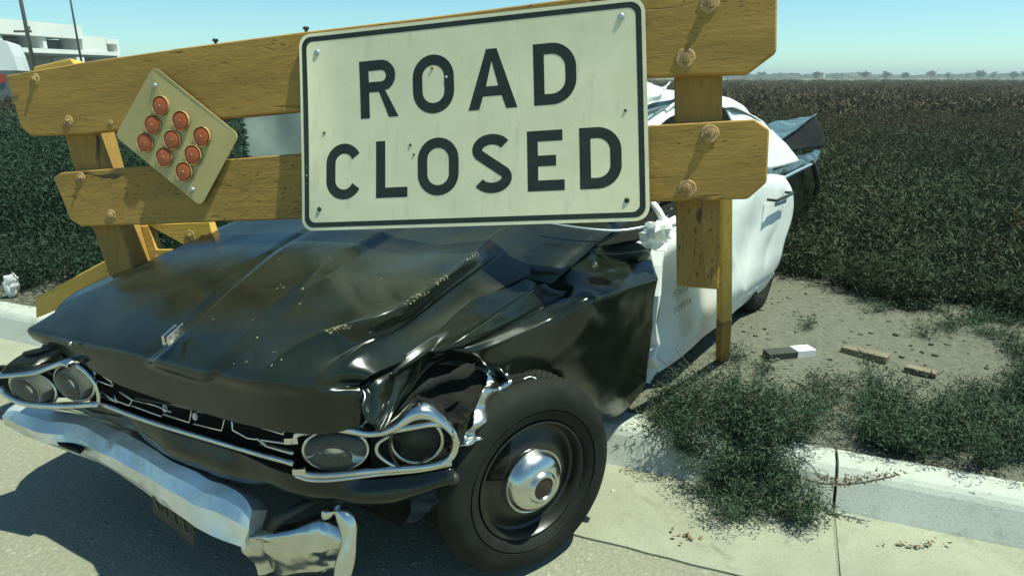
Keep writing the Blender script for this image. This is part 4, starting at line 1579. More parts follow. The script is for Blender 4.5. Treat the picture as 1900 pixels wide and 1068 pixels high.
def wheel(name, c, N, r, w, label=None, detail=True):
    """Steel wheel: tyre with groove and tread, dished rim, chrome dog-dish cap. c = centre of the outer face."""
    N = np.array(N, float)
    N /= np.linalg.norm(N)
    X = np.cross(ZUP, N)
    X /= np.linalg.norm(X)
    Yv = np.cross(N, X)
    hub = bpy.data.objects.new("wheel", None)
    COL.objects.link(hub)
    hub.parent = car
    BASE[hub.name] = BASE[car.name]

    def spin(nm, prof, mat, seg=64, sm=True, squash=0.0):
        bm = bmesh.new()
        secs = []
        for k in range(seg):
            a = k * 2 * math.pi / seg
            d = X * math.cos(a) + Yv * math.sin(a)
            flat = max(0.0, -math.sin(a) - 0.86) * squash
            cut = 0.0045 if (k % 2 and nm == "tyre") else 0.0
            secs.append([c + d * ((rr - (cut if rr > r * 0.983 else 0)) * (1 - flat * (rr / r) ** 3)) + N * (off + flat * 0.16 * (1 if rr > 0.24 and off > -0.1 else 0)) for rr, off in prof])
        rings = [[bm.verts.new(tuple(p)) for p in s2] for s2 in secs]
        m_ = len(prof)
        for k in range(seg):
            r0, r1 = rings[k], rings[(k + 1) % seg]
            for i in range(m_ - 1):
                bm.faces.new((r0[i], r0[i + 1], r1[i + 1], r1[i]))
        o = bm_obj(nm, bm, mat, hub, sm)
        o.modifiers.new("edges", 'EDGE_SPLIT').split_angle = math.radians(40)
        return o
    ri = r * 0.615
    prof = [(ri * 0.97, -0.03), (ri, -0.004), (ri + 0.012, 0.010), (r * 0.72, 0.016), (r * 0.725, 0.011), (r * 0.735, 0.011), (r * 0.74, 0.017), (r * 0.82, 0.020), (r * 0.90, 0.014), (r * 0.945, 0.000),
            (r * 0.955, -0.004), (r * 0.96, -0.010), (r * 0.985, -0.022)]
    # tread with grooves
    for k in range(5):
        o0 = -0.030 - k * (w - 0.06) / 5
        o1 = -0.030 - (k + 0.82) * (w - 0.06) / 5
        prof += [(r * 0.995, o0), (r, (o0 + o1) / 2), (r * 0.995, o1), (r * 0.972, o1 - 0.001), (r * 0.972, o1 - 0.005)]
    prof += [(r * 0.97, -w + 0.02), (r * 0.90, -w), (r * 0.75, -w - 0.01), (ri, -w + 0.01)]
    spin("tyre", prof, "rubber", 168, True, 0.35)
    spin("rim", [(ri * 0.985, -0.012), (ri * 0.995, 0.004), (ri * 0.965, 0.006), (ri * 0.93, -0.004), (ri * 0.90, -0.030), (ri * 0.86, -0.036), (ri * 0.78, -0.034), (ri * 0.70, -0.022), (ri * 0.60, -0.014), (ri * 0.45, -0.012), (0.001, -0.012)], "wheel_black")
    rc = r * 0.335
    cap = spin("hubcap", [(rc, -0.012), (rc, 0.000), (rc * 0.97, 0.006), (rc * 0.93, 0.004), (rc * 0.90, 0.010), (rc * 0.86, 0.020), (rc * 0.78, 0.032), (rc * 0.62, 0.044), (rc * 0.48, 0.048), (rc * 0.44, 0.056), (rc * 0.40, 0.060), (rc * 0.33, 0.058), (rc * 0.30, 0.052)], "chrome")
    spin("cap_centre", [(rc * 0.305, 0.050), (rc * 0.30, 0.054), (rc * 0.15, 0.058), (0.001, 0.059)], "hub_red", 32)
    return hub


WN = np.array([.56, -.82, 0.02])
wheel("front", at_z(990, 891, .343), WN, 0.337, 0.205)
wheel("rear", cl(2.82, -0.02, .46), -LAT, 0.352, 0.19)
wheel("front_far", cl(0.0, 1.75, .355), LAT, 0.352, 0.19)
wheel("rear_far", cl(2.85, 1.72, .46), LAT, 0.352, 0.19)


def build_body():
    # door: buckled white skin
    def row(pts, lats):
        return [at_lat(u, v, la) for (u, v), la in zip(pts, lats)]
    LA = (0.13, 0.05, -0.075, -0.07, -0.09, -0.10)
    rows = [row([(1224, 440), (1262, 415), (1310, 390), (1370, 358), (1420, 324), (1456, 326)], (0.10, .04, -.02, -.04, -.04, -.04)),
            row([(1219, 490), (1258, 455), (1312, 425), (1375, 392), (1428, 350), (1470, 356)], (0.08, .02, -.05, -.06, -.07, -.09)),
            row([(1215, 540), (1254, 510), (1308, 465), (1375, 432), (1425, 410), (1470, 400)], LA),
            row([(1212, 600), (1252, 570), (1306, 522), (1372, 482), (1418, 460), (1457, 445)], LA),
            row([(1208, 655), (1258, 625), (1310, 580), (1372, 535), (1415, 508), (1446, 484)], (0.12, .05, -.08, -.09, -.09, -.09)),
            row([(1206, 685), (1260, 648), (1313, 603), (1372, 555), (1413, 527), (1436, 506)], (0.11, .05, -.05, -.05, -.06, -.06)),
            row([(1199, 707), (1262, 664), (1314, 618), (1372, 570), (1412, 540), (1432, 516)], (0.10, .06, -.01, -.02, -.02, -.02))]

    def disp(s, t):
        d = -0.032 * ridge(s, 0.72, 0.09) * ridge(t, 0.36, 0.16)
        d += 0.022 * np.exp(-np.abs(s - 0.55 - 0.35 * (t - 0.5)) / 0.05) * ridge(t, 0.5, 0.3)
        d -= 0.016 * np.exp(-np.abs(s - 0.86 + 0.25 * (t - 0.5)) / 0.035) * ridge(t, 0.55, 0.22)
        d -= 0.012 * ridge(t, 0.80, 0.022) * sstep(s, 0.1, 0.3)
        return d
    door = patch("door", rows, 90, 90, "white_paint", car, disp, 0.010, 2.6, 12.0, 0.012)
    # folded front edge of the door, proud of the black fender
    edge = [at_lat(*p) for p in ((1232, 410, .12), (1225, 440, .03), (1221, 492, .0), (1215, 548, -.02), (1210, 600, -.02), (1213, 640, -.01), (1205, 662, -.03), (1213, 682, 0), (1200, 708, .02))]
    bm = bmesh.new()
    secs = []
    for i, p in enumerate(edge):
        w = (0.030, 0.022, 0.030, 0.026, 0.020, 0.034, 0.044, 0.030, 0.006)[i]
        secs.append([p - LON * 0.014 + LAT * 0.03, p - LON * 0.004 - LAT * 0.016, p + LON * w - LAT * (0.006 + 0.008 * (i % 2)), p + LON * (w + 0.035) + LAT * 0.05])
    loft_bm(bm, secs, False)
    o = bm_obj("door_edge", bm, "white_paint", door, False)
    o.modifiers.new("thickness", 'SOLIDIFY').thickness = 0.003
    # handle
    h0, h1 = at_lat(1440, 372, -.13), at_lat(1472, 358, -.14)
    bm = bmesh.new()
    d = h1 - h0
    tube_bm(bm, [h0 + LAT * 0.05, h0, h0 + d * 0.5 - LAT * 0.006, h1, h1 + LAT * 0.05], [0.008, 0.009, 0.010, 0.009, 0.008], 8)
    hd = bm_obj("door_handle", bm, "dark_metal", door, True)
    bm = bmesh.new()
    box_bm(bm, at_lat(1436, 384, -.112), at_lat(1458, 376, -.116) - at_lat(1436, 384, -.112), -LAT * 0.004, ZUP * 0.03)
    bmesh.ops.bevel(bm, geom=list(bm.edges), offset=0.003, segments=1, affect='EDGES')
    bm_obj("handle_plate", bm, "galv", hd)
    # faded lettering low on the door, two worn lines
    rg = random.Random(3)
    for line, (u0, v0, u1, v1, nch) in enumerate(((1250, 552, 1280, 536, 7), (1252, 582, 1284, 562, 7))):
        bm = bmesh.new()
        for k in range(nch):
            f0, f1 = k / nch, (k + 0.72) / nch
            for sgm in range(2):
                ua, va = u0 + (u1 - u0) * f0, v0 + (v1 - v0) * f0
                ub, vb = u0 + (u1 - u0) * (f1 if sgm else f0), v0 + (v1 - v0) * (f1 if sgm else f0)
                hgt = rg.uniform(9, 14)
                p = at_lat(ua, va, -.058)
                q = at_lat(ub, vb - (hgt if sgm == 0 else rg.choice((0, hgt))), -.058)
                tube_bm(bm, [p, q], 0.0022, 4)
        tag(bm_obj("door_lettering", bm, "ink", door), kind="stuff")

    # crumpled white pillar foot where fender, door and windscreen meet
    rows = [[at_z(1196, 415, 1.05), at_z(1222, 408, 1.07), at_z(1250, 402, 1.07)],
            [at_z(1190, 432, 1.02), at_z(1222, 425, 1.06), at_z(1252, 420, 1.04)],
            [at_z(1186, 446, .995), at_z(1216, 448, .995), at_z(1240, 445, .99)],
            [at_z(1180, 452, .985), at_z(1212, 462, .97), at_z(1232, 470, .95)]]
    foot_o = patch("pillar_foot", rows, 8, 9, "white_paint", car, lambda s, t: 0.014 * np.abs(np.sin(s * 7 + t * 5)) - 0.010 * np.abs(np.sin(t * 9 - s * 3)), 0.014, 26, 5, 0.003)
    foot_o.data.polygons.foreach_set("use_smooth", [False] * len(foot_o.data.polygons))
    pil = tube("windscreen_pillar", dense([at_z(1232, 412, 1.06), at_z(1222, 392, 1.10), at_z(1205, 368, 1.14), at_z(1192, 330, 1.22), cl(1.30, .30, 1.40), cl(1.50, .30, 1.47)], 5), 0.014, "white_paint", car, 8)
    # sparkle of broken mirror and vent window in the opening
    for u, v, r in ((1221, 377, .008), (1244, 388, .012), (1238, 400, .007)):
        p = at_lat(u, v, .12)
        bm = bmesh.new()
        bmesh.ops.create_icosphere(bm, subdivisions=1, radius=r, matrix=Matrix.Translation(Vector(p)) @ Matrix.Rotation(0.7, 4, 'X'))
        bm_obj("vent_fragment", bm, "chrome", car)

    # roof: white, caved in
    rows = []
    for lo, zz in ((1.25, 1.40), (1.5, 1.47), (1.9, 1.48), (2.4, 1.475), (2.9, 1.40), (3.35, 1.29), (3.6, 1.20)):
        rows.append([cl(lo, la, zz + dz) for la, dz in ((.18, -.06), (.26, 0.0), (.55, .03), (.95, .035), (1.35, .03), (1.6, -.02), (1.68, -.08))])

    def rdisp(s, t):
        return -0.05 * ridge(s, 0.45, 0.2) * ridge(t, 0.2, 0.2) - 0.03 * ridge(s, 0.7, 0.2) * ridge(t, 0.6, 0.2)
    roof = patch("roof", rows, 60, 60, "white_paint", car, rdisp, 0.02, 2.0, 21.0, 0.01)
    # torn roof corner by the near pillar, seen between sign and post
    rows = [[at_lat(1180, 150, .30), at_lat(1205, 155, .28), at_lat(1226, 162, .26), at_lat(1243, 149, .24)],
            [at_lat(1180, 175, .28), at_lat(1205, 175, .25), at_lat(1222, 176, .23), at_lat(1236, 162, .23)],
            [at_lat(1180, 196, .26), at_lat(1205, 196, .25), at_lat(1225, 186, .23), at_lat(1228, 180, .23)]]
    patch("roof_corner", rows, 20, 14, "white_paint", roof, None, 0.01, 10, 2, 0.006)
    tube("roof_gutter", dense([at_lat(*p) for p in ((1195, 206, .22), (1212, 197, .21), (1232, 194, .21), (1250, 190, .20), (1262, 182, .20))], 4), 0.016, "black_paint", roof, 8)
    tube("roof_trim", dense([at_lat(*p) for p in ((1195, 208, .19), (1212, 202, .19), (1234, 197, .19), (1246, 198, .19))], 4), 0.005, "chrome", roof, 6)
    tube("roof_trim", dense([at_lat(*p) for p in ((1234, 206, .19), (1244, 198, .19), (1256, 188, .19))], 4), 0.009, "white_paint", roof, 6)
    rows = [[at_lat(1196, 212, .22), at_lat(1219, 210, .20)], [at_lat(1196, 232, .22), at_lat(1207, 230, .20)], [at_lat(1196, 250, .22), at_lat(1204, 246, .20)]]
    patch("roof_shred", rows, 8, 10, "white_paint", roof, None, 0.004, 10, 2, 0.004)
    # rear pillar and the side under the roof
    rows = [[cl(2.35, .20, 1.44), cl(2.8, .19, 1.385), cl(3.2, .18, 1.305), cl(3.55, .17, 1.215)],
            [cl(2.5, .12, 1.25), cl(2.9, .10, 1.22), cl(3.3, .09, 1.16), cl(3.65, .08, 1.10)],
            [cl(2.7, .04, 1.03), cl(3.05, .03, 1.02), cl(3.4, .02, 1.01), cl(3.75, .02, 1.0)]]
    patch("rear_pillar", rows, 30, 24, "white_paint", car, None, 0.012, 4, 3, 0.008)
    tube("drip_rail", dense([cl(2.2, .185, 1.43), cl(2.6, .18, 1.40), cl(3.0, .175, 1.33), cl(3.4, .165, 1.24)], 4), 0.008, "black_paint", car, 6)

    # windscreen: crazed laminated glass, right end torn loose and folded forward
    rows = [[at_y(440, 214, 3.25), at_y(500, 202, 3.30), at_y(590, 190, 3.32), cl(1.15, 1.10, 1.40), cl(1.2, .7, 1.42), cl(1.25, .35, 1.40)],
            [at_y(448, 250, 3.17), at_y(510, 246, 3.22), at_y(600, 240, 3.2), cl(.95, 1.05, 1.24), cl(1.0, .65, 1.25), cl(1.05, .3, 1.22)],
            [at_y(452, 292, 3.08), at_y(520, 292, 3.10), at_y(600, 290, 3.1), cl(.72, 1.0, 1.08), cl(.78, .6, 1.08), cl(.85, .22, 1.06)]]
    rgm = random.Random(9)
    rag = [0.012 + 0.03 * rgm.random() for _ in range(60)]
    patch("windscreen", rows, 110, 50, "windscreen_glass", car, lambda s, t: 0.004 * np.sin(s * 14), 0.006, 5, 8, 0.006,
          mask=lambda s, t: s > rag[int(t * 48)])
    tube("windscreen_wiper", dense([at_z(1010, 414, 1.05), at_z(1090, 425, 1.04), at_z(1150, 428, 1.035), at_z(1200, 420, 1.045)], 4), 0.006, "galv", car, 6)
    # cowl between hood and windscreen
    rows = [[cl(.0, 1.66, .95), cl(.15, 1.2, .96), cl(.25, .7, .96), cl(.35, .14, .90)],
            [cl(.40, 1.72, 1.0), cl(.45, 1.2, 1.025), cl(.55, .7, 1.025), cl(.70, .12, 1.0)],
            [cl(.85, 1.72, 1.04), cl(.9, 1.2, 1.06), cl(.9, .7, 1.06), cl(.95, .12, 1.03)]]
    patch("cowl", rows, 24, 10, "black_paint", car, None, 0.008, 4, 2, 0.006)

    # trunk lid sprung open, and black rear quarter
    rows = [[at_lat(1400, 262, .35), at_lat(1430, 228, .7), at_lat(1460, 222, .9)],
            [at_lat(1420, 270, .25), at_lat(1460, 240, .55), at_lat(1480, 219, .9)],
            [at_lat(1428, 276, .2), at_lat(1512, 213, .5), at_lat(1514, 214, .9)]]
    tr = patch("trunk_lid", rows, 24, 20, "black_paint", car, None, 0.01, 3, 1, 0.01)
    rows = [[at_lat(1428, 275, .2), at_lat(1470, 244, .34), at_lat(1512, 214, .5)],
            [at_lat(1440, 278, .2), at_lat(1480, 262, .34), at_lat(1526, 240, .5)],
            [at_lat(1450, 280, .2), at_lat(1490, 276, .34), at_lat(1531, 272, .5)]]
    patch("lid_underside", rows, 16, 14, "void_black", tr, None, 0.008, 6, 3, 0.008)
    rows = [[at_lat(1380, 285, .20), at_lat(1440, 288, .18), at_lat(1490, 286, .2), at_lat(1522, 276, .25)],
            [at_lat(1390, 300, .08), at_lat(1440, 300, .08), at_lat(1485, 296, .1), at_lat(1520, 288, .15)],
            [at_lat(1400, 330, .02), at_lat(1450, 325, .02), at_lat(1490, 315, .05), at_lat(1516, 306, .1)],
            [at_lat(1400, 390, .02), at_lat(1455, 370, .02), at_lat(1492, 350, .05), at_lat(1516, 345, .1)],
            [at_lat(1400, 460, .05), at_lat(1450, 440, .06), at_lat(1490, 395, .1), at_lat(1512, 372, .15)]]
    patch("quarter_panel", rows, 40, 30, "black_paint", car, None, 0.014, 4, 7, 0.008)
    tube("rear_bumper", dense([at_lat(1508, 300, .02), at_lat(1513, 322, .0), at_lat(1517, 345, .0), at_lat(1512, 360, .04)], 4), 0.022, "dark_metal", car, 8)
    tube("side_trim", dense([at_lat(1440, 338, -.01), at_lat(1470, 322, -.01), at_lat(1505, 305, .02)], 4), 0.012, "galv", car, 6)

    # hidden bulk: underbody, engine bay, cabin floor
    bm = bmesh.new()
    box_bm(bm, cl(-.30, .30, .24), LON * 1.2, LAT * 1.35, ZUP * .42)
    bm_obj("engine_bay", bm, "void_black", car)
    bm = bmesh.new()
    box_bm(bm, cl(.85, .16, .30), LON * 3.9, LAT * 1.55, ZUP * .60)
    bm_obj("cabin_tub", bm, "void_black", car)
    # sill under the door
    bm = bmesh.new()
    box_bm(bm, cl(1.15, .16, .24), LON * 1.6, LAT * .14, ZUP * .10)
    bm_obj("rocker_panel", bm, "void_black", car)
    # splash panel behind the front wheel
    rows = [[cl(.42, .10, .80), cl(.75, .04, .82), cl(1.05, .0, .84)], [cl(.48, .14, .55), cl(.8, .06, .55), cl(1.1, .03, .55)], [cl(.62, .18, .34), cl(.85, .10, .32), cl(1.08, .06, .30)]]
    patch("splash_panel", rows, 16, 16, "black_paint", car, None, 0.012, 5, 3, 0.005)
    tube("frame_rail", [cl(.45, .28, .30), cl(.75, .12, .27), cl(1.05, .10, .25)], 0.035, "dark_metal", car, 8)


build_body()


# ------------------------------------------------------------------ barricade, sign and reflector board
BR = np.array([.96, -.265, .085])
BR /= np.linalg.norm(BR)
BU = np.array([0, .19, .982])
BU -= BR * (BU @ BR)
BU /= np.linalg.norm(BU)
BN = np.cross(BR, BU)
BC = at_d(886, 222, 2.35)


def bd(u, v, off=0.0):
    w = at_plane(u, v, BC + BN * off, BN) - BC
    return (float(w @ BR), float(w @ BU))


def bw(x, y, off=0.0):
    return BC + BR * x + BU * y + BN * off


FR = (BC, BR, BU, BN)
bar_base = bw(0, -1.3)
barr = thing("road_barricade", "weathered yellow timber barricade of two long rails on braced posts over the car's hood", "barricade", (float(bar_base[0]), float(bar_base[1]), 0.0))


def poly(pts, off=0.0):
    return [bd(u, v, off) for u, v in pts]


def build_barricade():
    top = poly([(10, 140), (150, 116), (350, 87), (555, 60), (800, 31), (1100, -8), (1443, -62), (1441, 95), (1386, 136), (1210, 142), (900, 170), (560, 206), (300, 230), (160, 248), (55, 251), (38, 236)][::-1])
    board("rail", top, 0.0, -0.040, FR, "wood", barr, 0.005)
    low = poly([(98, 330), (112, 320), (300, 305), (560, 284), (900, 257), (1210, 232), (1400, 221), (1428, 240), (1423, 338), (1388, 369), (1210, 374), (900, 388), (560, 406), (300, 415), (150, 420), (130, 408)][::-1])
    board("rail", low, 0.0, -0.040, FR, "wood", barr, 0.005)
    # posts behind the rails
    rp = [bd(u, v, -0.042) for u, v in ((1250, 60), (1341, 60), (1340, 240), (1334, 537), (1256, 531), (1252, 300))][::-1]
    board("post", rp, -0.042, -0.082, FR, "wood_post", barr, 0.005)
    lp = [bd(u, v, -0.042) for u, v in ((92, 172), (150, 165), (176, 245), (222, 415), (254, 520), (300, 640), (240, 650), (205, 520), (168, 415), (118, 250))][::-1]
    board("post", lp, -0.042, -0.150, FR, "wood_post", barr, 0.005)
    # split down the right post: a thin second layer on its right half
    sp = [bd(u, v, -0.040) for u, v in ((1304, 380), (1330, 378), (1328, 520), (1312, 528), (1300, 460))][::-1]
    board("post_splinter", sp, -0.0415, -0.0445, FR, "wood_post", barr, 0.001)

    # raking brace behind the right post, foot on the dirt
    def stick(name, pts_front, thick_vec, mat):
        """Board from pairs of points: list of (left, right) edges, thickness vector."""
        A, B2 = np.array(pts_front[0][0], float), np.array(pts_front[-1][0], float)
        X = B2 - A
        L = np.linalg.norm(X)
        X /= L
        W_ = np.array(pts_front[0][1], float) - A
        Yv = W_ - X * (W_ @ X)
        wd = np.linalg.norm(Yv)
        Yv /= wd
        Nv = np.cross(X, Yv)
        th = float(np.array(thick_vec, float) @ Nv)
        po = []
        for l, r in pts_front:
            po.append((float((np.array(l) - A) @ X), float((np.array(l) - A) @ Yv)))
        for l, r in reversed(pts_front):
            po.append((float((np.array(r) - A) @ X), float((np.array(r) - A) @ Yv)))
        o0, o1 = (0.0, th)
        return board(name, po, o0, o1, (A, X, Yv, Nv), mat, barr, 0.004)
    foot = at_z(1338, 674, .11)
    topp = bw(*bd(1345, 250, -0.10), -0.11)
    W = np.array([0.068, 0.051, 0.0])
    S_ = np.array([-0.027, 0.036, 0.0])
    e = foot + (topp - foot) * 0.26
    stick("brace", [(e, e + W), (topp, topp + W * 0.55)], S_, "wood_brace")
    stick("brace_foot", [(foot - ZUP * 0.03, foot + W * 0.9 - ZUP * 0.03), (e - ZUP * 0.002, e + W - ZUP * 0.002)], S_, "wood_post")

    # braces at the left end
    a0, a1 = at_y(66, 590, 3.12), at_y(66, 552, 3.12)
    b0, b1 = at_y(225, 520, 3.02), at_y(228, 462, 3.02)
    ex = (b0 - a0) * 0.6
    stick("brace", [(a0, a1), (b0 + ex * 0.4, b1 + ex * 0.4)], np.array([0, 0.045, 0]), "wood_brace")
    # upper gusset pieces right of the post
    off = -0.155
    g1 = [bd(u, v, off) for u, v in ((255, 418), (388, 411), (396, 438), (350, 460), (275, 418))]
    board("gusset", g1[::-1], off, off - 0.04, FR, "wood_brace", barr, 0.004)
    g2 = [bd(u, v, off) for u, v in ((236, 418), (275, 418), (290, 462), (326, 462), (330, 475), (270, 520), (262, 500))]
    board("gusset", g2[::-1], off, off - 0.04, FR, "wood_brace", barr, 0.004)
    # rear leg top seen over the top rail's left end
    g3 = [bd(u, v, -0.20) for u, v in ((58, 150), (62, 124), (130, 108), (137, 118), (150, 160))]
    board("rear_leg", g3[::-1], -0.20, -0.26, FR, "wood_brace", barr, 0.004)

    # bolts with washers
    def bolt_mesh():
        bm = bmesh.new()
        bmesh.ops.create_cone(bm, cap_ends=True, segments=20, radius1=0.027, radius2=0.024, depth=0.006, matrix=Matrix.Translation((0, 0, 0.003)))
        bmesh.ops.create_cone(bm, cap_ends=True, segments=6, radius1=0.015, radius2=0.0135, depth=0.012, matrix=Matrix.Translation((0, 0, 0.0125)))
        bmesh.ops.create_cone(bm, cap_ends=True, segments=10, radius1=0.007, radius2=0.006, depth=0.012, matrix=Matrix.Translation((0, 0, 0.0245)))
        me = bpy.data.meshes.new("bolt")
        bm.to_mesh(me)
        bm.free()
        me.materials.append(MAT["bolt"])
        return me
    bmh = bolt_mesh()
    R3 = Matrix(((BR[0], BU[0], BN[0]), (BR[1], BU[1], BN[1]), (BR[2], BU[2], BN[2])))
    for i, (u, v, sc, off) in enumerate(((65, 148, .95, 0), (127, 225, .9, 0), (150, 330, .85, 0), (206, 400, .95, 0), (352, 437, .9, -0.155), (290, 478, .6, -0.155), (1272, 108, 1.15, 0), (1316, 6, 1.15, 0), (1317, 248, 1.1, 0), (1275, 350, 1.1, 0), (205, 228, .5, 0))):
        p = bw(*bd(u, v, off), off)
        o = bpy.data.objects.new("bolt", bmh)
        COL.objects.link(o)
        o.parent = barr
        Rz = Matrix.Rotation(i * 0.7, 3, 'Z') @ Matrix.Rotation(0.12 * math.sin(i * 3.1), 3, 'X')
        o.matrix_local = Matrix.Translation(Vector(p - BASE[barr.name])) @ (R3 @ Rz).to_4x4() @ Matrix.Diagonal((sc, sc, sc * 0.55, 1))
    # bolt ends sticking up from the top edge
    for u, v in ((400, 80), (568, 58)):
        x, y = bd(u, v, -0.02)
        bm = bmesh.new()
        p0 = bw(x, y - 0.02, -0.02)
        p1 = bw(x, y + 0.006, -0.02)
        tube_bm(bm, [p0, p1, p1 + BU * 0.001, p1 + BU * 0.008], [0.006, 0.006, 0.012, 0.011], 8)
        bm_obj("nail_head", bm, "dark_metal", barr)


build_barricade()


# ---- ROAD CLOSED sign
def sign_bend(x, y):
    """How far the dented sheet stands proud of the flat plane."""
    e = np.clip((-0.50 - x) / 0.16, 0, 1)
    return 0.010 + 0.055 * (np.clip(0.40 - y, 0, 1)) ** 2 + 0.004 * np.sin(x * 3.0 + 0.5) + 0.018 * e * e * np.cos((y - 0.02) * 4.2)


SK = 2.35 / 2.40
SGN_PX = dict(TL=(557, 66), TR=(1197, -4), BR=(1208, 409), BL=(571, 428))
q_ = {k: bd(*p) for k, p in SGN_PX.items()}


def sign_xy(a, b_):
    """a, b in 0..1 over the sheet, from its lower left corner, with the edge bowed on the left."""
    l = np.array(q_["BL"]) * (1 - b_) + np.array(q_["TL"]) * b_
    r = np.array(q_["BR"]) * (1 - b_) + np.array(q_["TR"]) * b_
    p = l * (1 - a) + r * a
    bow = 0.016 * math.sin(math.pi * min(1, max(0, (b_ - 0.0) / 1.0)))
    p = p + np.array([bow * (1 - a) ** 3 * 0.6, 0])
    return p


def rounded(x0, y0, x1, y1, r, n=8):
    out = []
    for cx, cy, a0 in ((x1 - r, y1 - r, 0), (x0 + r, y1 - r, 90), (x0 + r, y0 + r, 180), (x1 - r, y0 + r, 270)):
        for k in range(n + 1):
            a = math.radians(a0 + 90 * k / n)
            out.append((cx + r * math.cos(a), cy + r * math.sin(a)))
    return out


SW, SH = 1.26, 0.725           # nominal sheet size in its own plane


def sheet_pt(x, y, off):
    """Point on the sheet: x, y in metres from the lower left corner of the nominal rectangle."""
    p = sign_xy(x / SW, y / SH)
    return bw(p[0], p[1], float(sign_bend(p[0], p[1])) + off)


def subdiv_poly(pts, step=0.03):
    out = []
    pts = [p for i, p in enumerate(pts) if math.dist(p, pts[i - 1]) > 1e-5]
    n = len(pts)
    for i in range(n):
        a, b_ = np.array(pts[i]), np.array(pts[(i + 1) % n])
        k = max(1, int(np.linalg.norm(b_ - a) / step))
        for j in range(k):
            out.append(tuple(a + (b_ - a) * j / k))
    return out


def filled(outer, holes, off, name, mat, parent, thick=0.0):
    """Flat shape with holes laid on the bent sheet."""
    bm = bmesh.new()
    edges = []
    for lp in [outer] + holes:
        vs = [bm.verts.new((x, y, 0)) for x, y in subdiv_poly(lp)]
        edges += [bm.edges.new((vs[i], vs[(i + 1) % len(vs)])) for i in range(len(vs))]
    bmesh.ops.triangle_fill(bm, edges=edges, use_beauty=True, use_dissolve=False)
    for _ in range(3):
        long = [e for e in bm.edges if e.calc_length() > 0.032]
        if not long:
            break
        bmesh.ops.subdivide_edges(bm, edges=long, cuts=1)
    bmesh.ops.triangulate(bm, faces=bm.faces)
    for v_ in bm.verts:
        v_.co = Vector(sheet_pt(v_.co.x, v_.co.y, off))
    o = bm_obj(name, bm, mat, parent)
    me = o.data
    if len(me.polygons) and Vector(BN).dot(me.polygons[0].normal) < 0:
        me.flip_normals()
    return o


